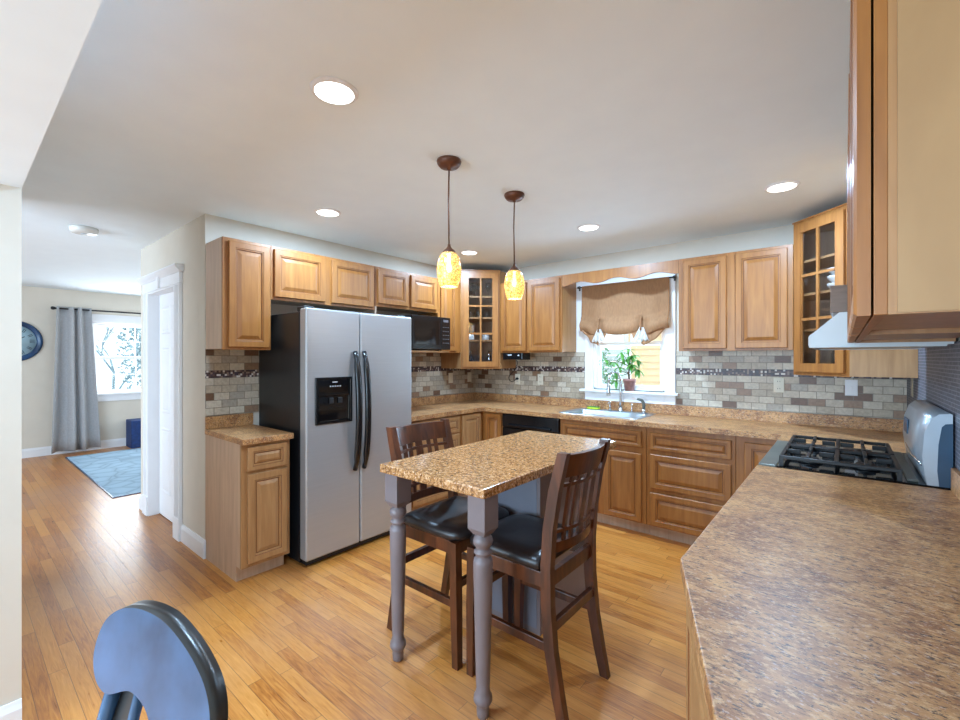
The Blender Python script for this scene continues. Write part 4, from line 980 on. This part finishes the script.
# ------------------------------------------------------------------ hood and cabinets over the range
t = thing('range_hood', 'white sloped under-cabinet range hood above the gas range', 'range hood', (3.6, -1.31, 1.465))
pr = [(3.364, 1.470), (3.364, 1.508), (3.368, 1.515), (3.47, 1.612), (W-.012, 1.612), (W-.012, 1.470)]
m = M(); m.extr([(x, RY0+.001, z) for x, z in pr], (0, RY1-RY0-.002, 0)); m.build('canopy', 'hood_paint', t)
m = M(); m.box(3.366, RY0+.003, 1.462, 3.375, RY1-.003, 1.4698); m.box(3.3755, RY0+.003, 1.462, W-.03, RY0+.02, 1.4698); m.box(3.3755, RY1-.02, 1.462, W-.03, RY1-.003, 1.4698); m.build('bottom_lip', 'hood_paint', t)
m = M(); m.box(3.40, RY0+.05, 1.464, 3.76, RY1-.05, 1.4695); m.build('filter', 'range_silver', t)
m = M(); m.box(3.3625, -1.40, 1.48, 3.3638, -1.34, 1.497); m.box(3.3625, -1.30, 1.48, 3.3638, -1.24, 1.497); m.build('switch', 'black_plastic', t)
XF = 3.536  # cabinet face frame front plane starts here
def shell_C(root, y0, y1, z0, z1, side='maple_panel'):
    m = M(); m.box(XF, y0+.001, z0+.012, W-.0105, y1-.001, z1); m.box(XF, y0+.001, z0, W-.0105, y0+.016, z0+.0119); m.box(XF, y1-.016, z0, W-.0105, y1-.001, z0+.0119)
    m.build('body', side, root)
    box('face_frame', 'maple', root, XF-.0155, y0, z0, XF-.0001, y1-.001, z1, bev=.001)
def doorC(root, y0, y1, z0, z1, x=3.5175): return front('door', root, (x, y1, z0), (0, -1, 0), (-1, 0, 0), y1-y0, z1-z0)
t = thing('wall_cabinet', 'maple wall cabinet close to the camera, plywood side in view', 'cabinet', (3.7, -2.9, ZB), G)
shell_C(t, -3.25, -2.515, ZB, ZT, 'maple_warm'); box('side_skin', 'plywood', t, 3.546, -3.2535, ZB+.002, W-.011, -3.2492, ZT-.001); doorC(t, -3.245, -2.90, ZB+.0, ZT-.012); doorC(t, -2.885, -2.53, ZB+.0, ZT-.012)
t = thing('wall_cabinet', 'maple wall cabinet between the near cabinet and range hood', 'cabinet', (3.7, -2.1, ZB), G)
shell_C(t, -2.515, RY0-.001, ZB, ZT, 'maple_warm'); doorC(t, -2.50, -2.11, ZB, ZT-.001, 3.5163); doorC(t, -2.09, RY0-.01, ZB, ZT-.001, 3.5163)
t = thing('wall_cabinet', 'short maple wall cabinet mounted over the range hood', 'cabinet', (3.7, -1.31, 1.613), G)
shell_C(t, RY0, RY1, 1.729, ZT, 'maple_warm'); doorC(t, RY0+.01, -1.32, 1.735, ZT-.012); doorC(t, -1.305, RY1-.01, 1.735, ZT-.012)
m = M(); m.box(3.440, RY0+.001, 1.6125, W-.0105, RY1-.001, 1.7285, .002); m.build('riser_box', 'walnut_slab', t)

# ------------------------------------------------------------------ outlets, radio
def plate(name, label, mat, c, n, cat='outlet', w_=.07, h_=.115, slots=True, group=None):
    t = thing(name, label, cat, c, group); c = Vector(c)
    n = Vector(n); u = Vector((0, 0, 1)).cross(n)
    rframe(c-u*w_/2-Vector((0, 0, h_/2)), u, n, w_, h_, [(0, 0), (0, .003), (.003, .005), (.006, .005)]).build('plate', mat, t)
    if slots:
        for s in (-1, 1):
            m = M(); rframe(c-u*.015+Vector((0, 0, s*.028-.016)), u, n, .030, .032, [(0, .0052), (0, .007), (.004, .0075)], m); sk = m.build('socket', mat, t)
            m = M()
            for q in (-1, 1): rframe(c+u*(q*.007-.0015)+Vector((0, 0, s*.028-.004)), u, n, .003, .01, [(0, .0076), (0, .0080), (.0005, .0080)], m)
            m.build('slots', 'black_matte', sk)
    else:
        m = M(); rframe(c-u*.006-Vector((0, 0, .012)), u, n, .012, .024, [(0, .0052), (0, .009), (.002, .010)], m); m.build('toggle', mat, t)
    return t
GO = 'cream outlet and switch plates on the backsplash'
plate('switch_plate', 'cream switch plate on the left tile wall nearer the refrigerator', 'cream_plate', (.0092, -.453, 1.190), (1, 0, 0), 'switch', slots=False, group=GO)
plate('switch_plate', 'cream switch plate on the left tile wall next to room corner', 'cream_plate', (.0092, -.125, 1.190), (1, 0, 0), 'switch', slots=False, group=GO)
plate('outlet', 'cream outlet with a black plug, on tile under the radio', 'cream_plate', (.635, -.0092, 1.180), (0, -1, 0), group=GO)
plate('outlet', 'cream outlet between the plugged-in outlet and kitchen window', 'cream_plate', (.936, -.0092, 1.185), (0, -1, 0), group=GO)
plate('outlet', 'cream outlet on grey tile right of the kitchen window', 'brown_plate', (3.095, -.0092, 1.207), (0, -1, 0), group=GO)
plate('switch_plate', 'white blank plate on tile below the right corner cabinet', 'white_trim', (3.525, -.0092, 1.205), (0, -1, 0), 'switch', slots=False, group=GO)
plate('outlet', 'beige outlet on the mosaic wall behind the range backguard', 'beige_trim', (W-.0092, -.33, 1.25), (-1, 0, 0), w_=.08, h_=.14, group=GO)
t = thing('radio', 'small black radio mounted under the left window-wall cabinet', 'radio', (.80, -.22, ZB-.01))
m = M(); m.box(.655, -.32, 1.400, .905, -.16, 1.4725, .006); m.build('case', 'black_plastic', t)
m = M(); m.box(.72, -.3215, 1.445, .77, -.3202, 1.455); m.lathe([(0, -.006), (.009, -.006), (.010, 0)], (.86, -.3202, 1.445), 14, axis='Y'); m.build('display', 'label_grey', t)
pg = [(.70, -.17, 1.416), (.695, -.10, 1.37), (.63, -.06, 1.29), (.55, -.05, 1.22), (.54, -.045, 1.175), (.575, -.045, 1.15), (.62, -.05, 1.165), (.640, -.045, 1.185)]
sp2 = []
for i in range(len(pg)-1):
    q = [Vector(pg[max(0, min(len(pg)-1, i+k-1))]) for k in range(4)]
    for k in range(5):
        s_ = k/5; sp2.append(.5*((2*q[1])+(q[2]-q[0])*s_+(2*q[0]-5*q[1]+4*q[2]-q[3])*s_*s_+(3*q[1]-q[0]-3*q[2]+q[3])*s_**3))
sp2.append(Vector(pg[-1])); M().tube(sp2, .0035, 8).build('cord', 'black_matte', t)
M().lathe([(.004, -.035), (.012, -.026), (.014, 0)], (.638, -.0178, 1.205-.02), 12, axis='Y').build('plug', 'black_matte', t)

# ------------------------------------------------------------------ recessed lights, detector, pendants
cans = [((1.98, -3.18), 'nearest the camera, upper left of the pendants'), ((.70, -2.43), 'above the refrigerator'), ((.70, -.92), 'between the two pendants, above the far corner'), ((1.95, -.94), 'in front of the kitchen window'), ((3.20, -.96), 'above the right counter corner')]
for (x, y), l in cans:
    t = thing('recessed_light', 'round white recessed ceiling light '+l, 'light', (x, y, H), 'recessed ceiling lights')
    M().lathe([(.073, H-.0095), (.080, H-.007), (.089, H-.002), (.089, H-.0005), (.073, H-.0005)], (x, y, 0), 40, caps=False).build('trim_ring', 'white_trim', t)
    M().lathe([(0, H-.008), (.073, H-.008), (.073, H-.005)], (x, y, 0), 40, caps=False).build('lens', 'can_glow', t)
    l_ = area('can_lamp', (x, y, H-.013), (0, 0, 0), .13, .13, 18, (.63, .955, 1.34), 'DISK')
    l_.location -= Vector((x, y, H)); l_.parent = t
t = thing('smoke_detector', 'small round white detector on the hall ceiling', 'detector', (-1.12, -3.445, H))
M().lathe([(.088, H-.0005), (.088, H-.020), (.082, H-.040), (.062, H-.046), (0, H-.046)], (-1.12, -3.445, 0), 32).build('case', 'ceramic_white', t)
M().lathe([(0, H-.050), (.02, H-.050), (.02, H-.0465)], (-1.12, -3.445, 0), 20).build('button', 'label_grey', t)

def pendant(x, y, label):
    t = thing('pendant_light', label, 'pendant light', (x, y, H), 'amber crackle-glass pendants over the island')
    M().lathe([(.062, H-.0005), (.064, H-.008), (.060, H-.020), (.048, H-.034), (.012, H-.040), (.008, H-.050), (0, H-.050)], (x, y, 0), 32).build('canopy', 'bronze', t)
    M().tube([(x, y, H-.048), (x-.004, y, H-.20), (x, y, 2.0)], .0042, 8).build('cord', 'bronze', t)
    dz = .010; up = lambda p: [(r_, z_+dz) for r_, z_ in p]
    M().lathe(up([(0, 2.000), (.007, 1.996), (.009, 1.984), (.016, 1.974), (.030, 1.962), (.037, 1.950), (.034, 1.950), (.0, 1.960)]), (x, y, 0), 28, caps=False).build('shade_cap', 'bronze', t)
    pr = [(.036, 1.950), (.048, 1.935), (.058, 1.910), (.063, 1.88), (.064, 1.86), (.061, 1.83), (.054, 1.80), (.045, 1.775), (.042, 1.775), (.051, 1.80), (.058, 1.83), (.061, 1.86), (.060, 1.88), (.055, 1.91), (.045, 1.935), (.033, 1.9485)]
    M().lathe(up(pr), (x, y, 0), 36, caps=False).build('glass_shade', 'crackle', t)
    M().lathe(up([(0, 1.850), (.010, 1.854), (.015, 1.868), (.014, 1.882), (.009, 1.90), (.009, 1.948), (0, 1.948)]), (x, y, 0), 20).build('bulb', 'bulb_glow', t)
    l = bpy.data.lights.new('pendant_lamp', 'POINT'); l.energy = 1.5; l.color = (1, .84, .6); l.shadow_soft_size = .03
    o = bpy.data.objects.new('pendant_lamp', l); o.location = (0, 0, 1.79-H); COL.objects.link(o); o.parent = t
pendant(1.909, -2.47, 'amber crackle-glass pendant nearer the camera, larger in view')
pendant(1.899, -1.87, 'amber crackle-glass pendant farther from the camera, nearer the window')

# ------------------------------------------------------------------ living room things
t = thing('curtain', 'long grey grommet curtain beside the living room window', 'curtain', (XL+.1, -2.9, .03))
m = M(); n = 90; rows = []
for i in range(n+1):
    f = i/n; col = []
    for j in range(13):
        k = j/12; z = 2.175-(2.175-.045)*k
        y0 = -3.125-.06*k; y1 = -2.74+.11*k
        y = y0+(y1-y0)*f; am = .032+.018*k
        ph = f+.055*math.sin(f*9+1); x = XL+.115+1.35*am*math.copysign(abs(math.sin(ph*2*PI*3.1+.5))**.7, math.sin(ph*2*PI*3.1+.5))+.012*math.sin(f*23+k*2)*k
        col.append(m.bm.verts.new((x, y, z)))
    rows.append(col)
for a_, b_ in zip(rows, rows[1:]):
    for j in range(12): m.face([a_[j], b_[j], b_[j+1], a_[j+1]], 0, True)
o = m.build('fabric', 'curtain_grey', t); s_ = o.modifiers.new('s', 'SOLIDIFY'); s_.thickness = .004
t = thing('curtain_rod', 'long black curtain rod across the living room window', 'curtain rod', (XL+.1, -2.1, 2.1))
M().tube([(XL+.115, -3.14, 2.145), (XL+.115, -.70, 2.145)], .012, 10).build('rod', 'rod_black', t)
for y in (-3.14, -.70): M().lathe([(0, -.045), (.02, -.04), (.026, -.02), (.02, 0), (.014, .01), (.014, .02)], (XL+.115, y, 2.145), 16, axis='Y').build('finial', 'rod_black', t)
for y in (-3.10, -.80): M().box(XL+.0005, y-.008, 2.11, XL+.006, y+.008, 2.17).box(XL+.006, y-.005, 2.125, XL+.11, y+.005, 2.133).build('bracket', 'rod_black', t)
t = thing('wall_clock', 'round wall clock with navy frame and pale face, partly hidden', 'clock', (XL, -3.539, 1.657))
CY, CZ, CR = -3.539, 1.657, .289
M().lathe([(0, .003), (CR*.99, .003), (CR, .012), (CR*.97, .034), (CR*.90, .040), (CR*.86, .028), (CR*.82, .030), (CR*.78, .018), (CR*.76, .012), (0, .012)], (XL, CY, CZ), 64, axis='X').build('frame', 'clock_blue', t)
M().lathe([(0, .0135), (CR*.765, .0135), (CR*.765, .012)], (XL, CY, CZ), 48, axis='X', caps=False).build('clock_face', 'clock_face', t)
m = M()
for k in range(12):
    a = 2*PI*k/12
    for q in (-.018, 0, .018)[(0 if k % 3 == 0 else 1):]:
        R_ = Matrix.Translation((XL+.0142, CY, CZ)) @ Matrix.Rotation(a, 4, 'X')
        m.box(-.0004, q-.0035, CR*.52, .0004, q+.0035, CR*.70, mat=R_)
m.build('numerals', 'rod_black', t)
for a, L in ((-1.0, .12), (2.2, .17)):
    R_ = Matrix.Translation((XL+.017, CY, CZ)) @ Matrix.Rotation(a, 4, 'X'); M().box(-.0008, -.005, -.02, .0008, .005, L, mat=R_).build('hand', 'rod_black', t)
tag(M().box(XL+.03, -2.300, .0, XL+.36, -1.93, .432, .006).build('storage_cube', 'navy_fabric'), 'navy blue storage cube on the floor under the living room window', 'storage cube')
t = thing('area_rug', 'light blue patterned rug on the living room floor', 'rug', (-3.7, -2.2, 0))
m = M(); m.box(-5.02, -3.055, .0005, -2.22, -1.2, .011, .002); m.build('pile', 'rug_blue', t)
m = M(); m.box(-5.035, -3.070, .0003, -2.205, -3.056, .009); m.box(-2.219, -3.056, .0003, -2.205, -1.2, .009); m.box(-5.035, -3.056, .0003, -5.021, -1.2, .009); m.build('binding', 'clock_blue', t)

# ------------------------------------------------------------------ outdoors
struct(box('ground_outside', 'snow', None, -22, -14, -.55, 12, 16, -.5))
t = thing('neighbor_house', 'peach clapboard house seen through the kitchen window', 'house', (1.2, 4.0, -.5))
m = M(); m.box(.35, 4.05, -.49, 5.5, 7, 4.2)
for k in range(38):
    z = -.45+k*.12; m.extr([(.35, 4.05, z), (.35, 4.02, z), (.35, 4.045, z+.118)], (5.15, 0, 0))
m.build('siding_wall', 'siding', t)
m = M(); m.box(.28, 4.0, -.49, .36, 4.1, 4.2); m.build('corner_board', 'siding_white', t)
t = thing('fence', 'white slatted fence left of the peach house outside', 'fence', (-1.5, 5, -.5))
m = M()
for k in range(16): m.box(-4.0, 5.0, -.46+k*.13, .2, 5.03, -.35+k*.13)
m.build('slats', 'siding_white', t)
for x in (-4.0, -2.6, -1.2, .15): box('post', 'siding_white', t, x-.05, 5.031, -.5, x+.05, 5.12, 1.65)
def shrub(x, y, z, r, label, n=900, seed=1):
    rn = random.Random(seed); m = M()
    for k in range(n):
        v = Vector((rn.gauss(0, 1), rn.gauss(0, 1), rn.gauss(0, 1))).normalized()*r*rn.uniform(.55, 1); c = Vector((x, y, z+r))+v; s = .05*rn.uniform(.6, 1.4)
        a = Vector((rn.uniform(-1, 1), rn.uniform(-1, 1), rn.uniform(-1, 1))).normalized(); b_ = a.orthogonal().normalized()
        m.face([m.bm.verts.new(c-a*s), m.bm.verts.new(c+b_*s*.5), m.bm.verts.new(c+a*s), m.bm.verts.new(c-b_*s*.5)])
    return m
t = thing('shrub', 'green shrub growing in front of the white fence outside', 'shrub', (-.6, 3.9, -.5))
shrub(-.6, 3.9, .4, .75, '').build('foliage', 'hedge', t); M().tube([(-.6, 3.9, -.5), (-.6, 3.9, .9)], .04, 8).build('trunk', 'bark', t)
def tree(x, y, h, label, seed):
    t = thing('bare_tree', label, 'tree', (x, y, -.5), 'bare trees beyond the living room window'); rn = random.Random(seed); m = M()
    def grow(p, d_, L, r, lv):
        q = p+d_*L; m.tube([p, (p+q)/2+Vector((rn.uniform(-1, 1), rn.uniform(-1, 1), rn.uniform(-1, 1)))*L*.06, q], [r, r*.85, r*.7], 5 if lv < 3 else 3)
        if lv >= 5: return
        for k in range(3 if lv < 4 else 4):
            nd = (d_+Vector((rn.uniform(-1, 1), rn.uniform(-1, 1), rn.uniform(-.45, .75)))*.8).normalized(); grow(q if k < 2 else (p+q)/2, nd, L*rn.uniform(.6, .82), r*.6, lv+1)
    grow(Vector((x, y, -.5)), Vector((0, 0, 1)), h*.30, .05, 0); m.build('branches', 'branch', t)
tree(-13.2, -1.0, 5.0, 'bare tree outside, seen leftmost through the living room window', 9)
tree(-12.8, 3.4, 5.0, 'bare tree outside, seen rightmost through the living room window', 12)
t = thing('evergreen', 'pale frosted evergreen outside the living room window', 'tree', (-9.2, 0.2, -.5))
shrub(-9.2, .2, -.3, 1.9, '', 9000, 4).build('foliage', 'frost_leaf', t); M().tube([(-9.2, .2, -.5), (-9.2, .2, 2.6)], .05, 8).build('trunk', 'branch', t)
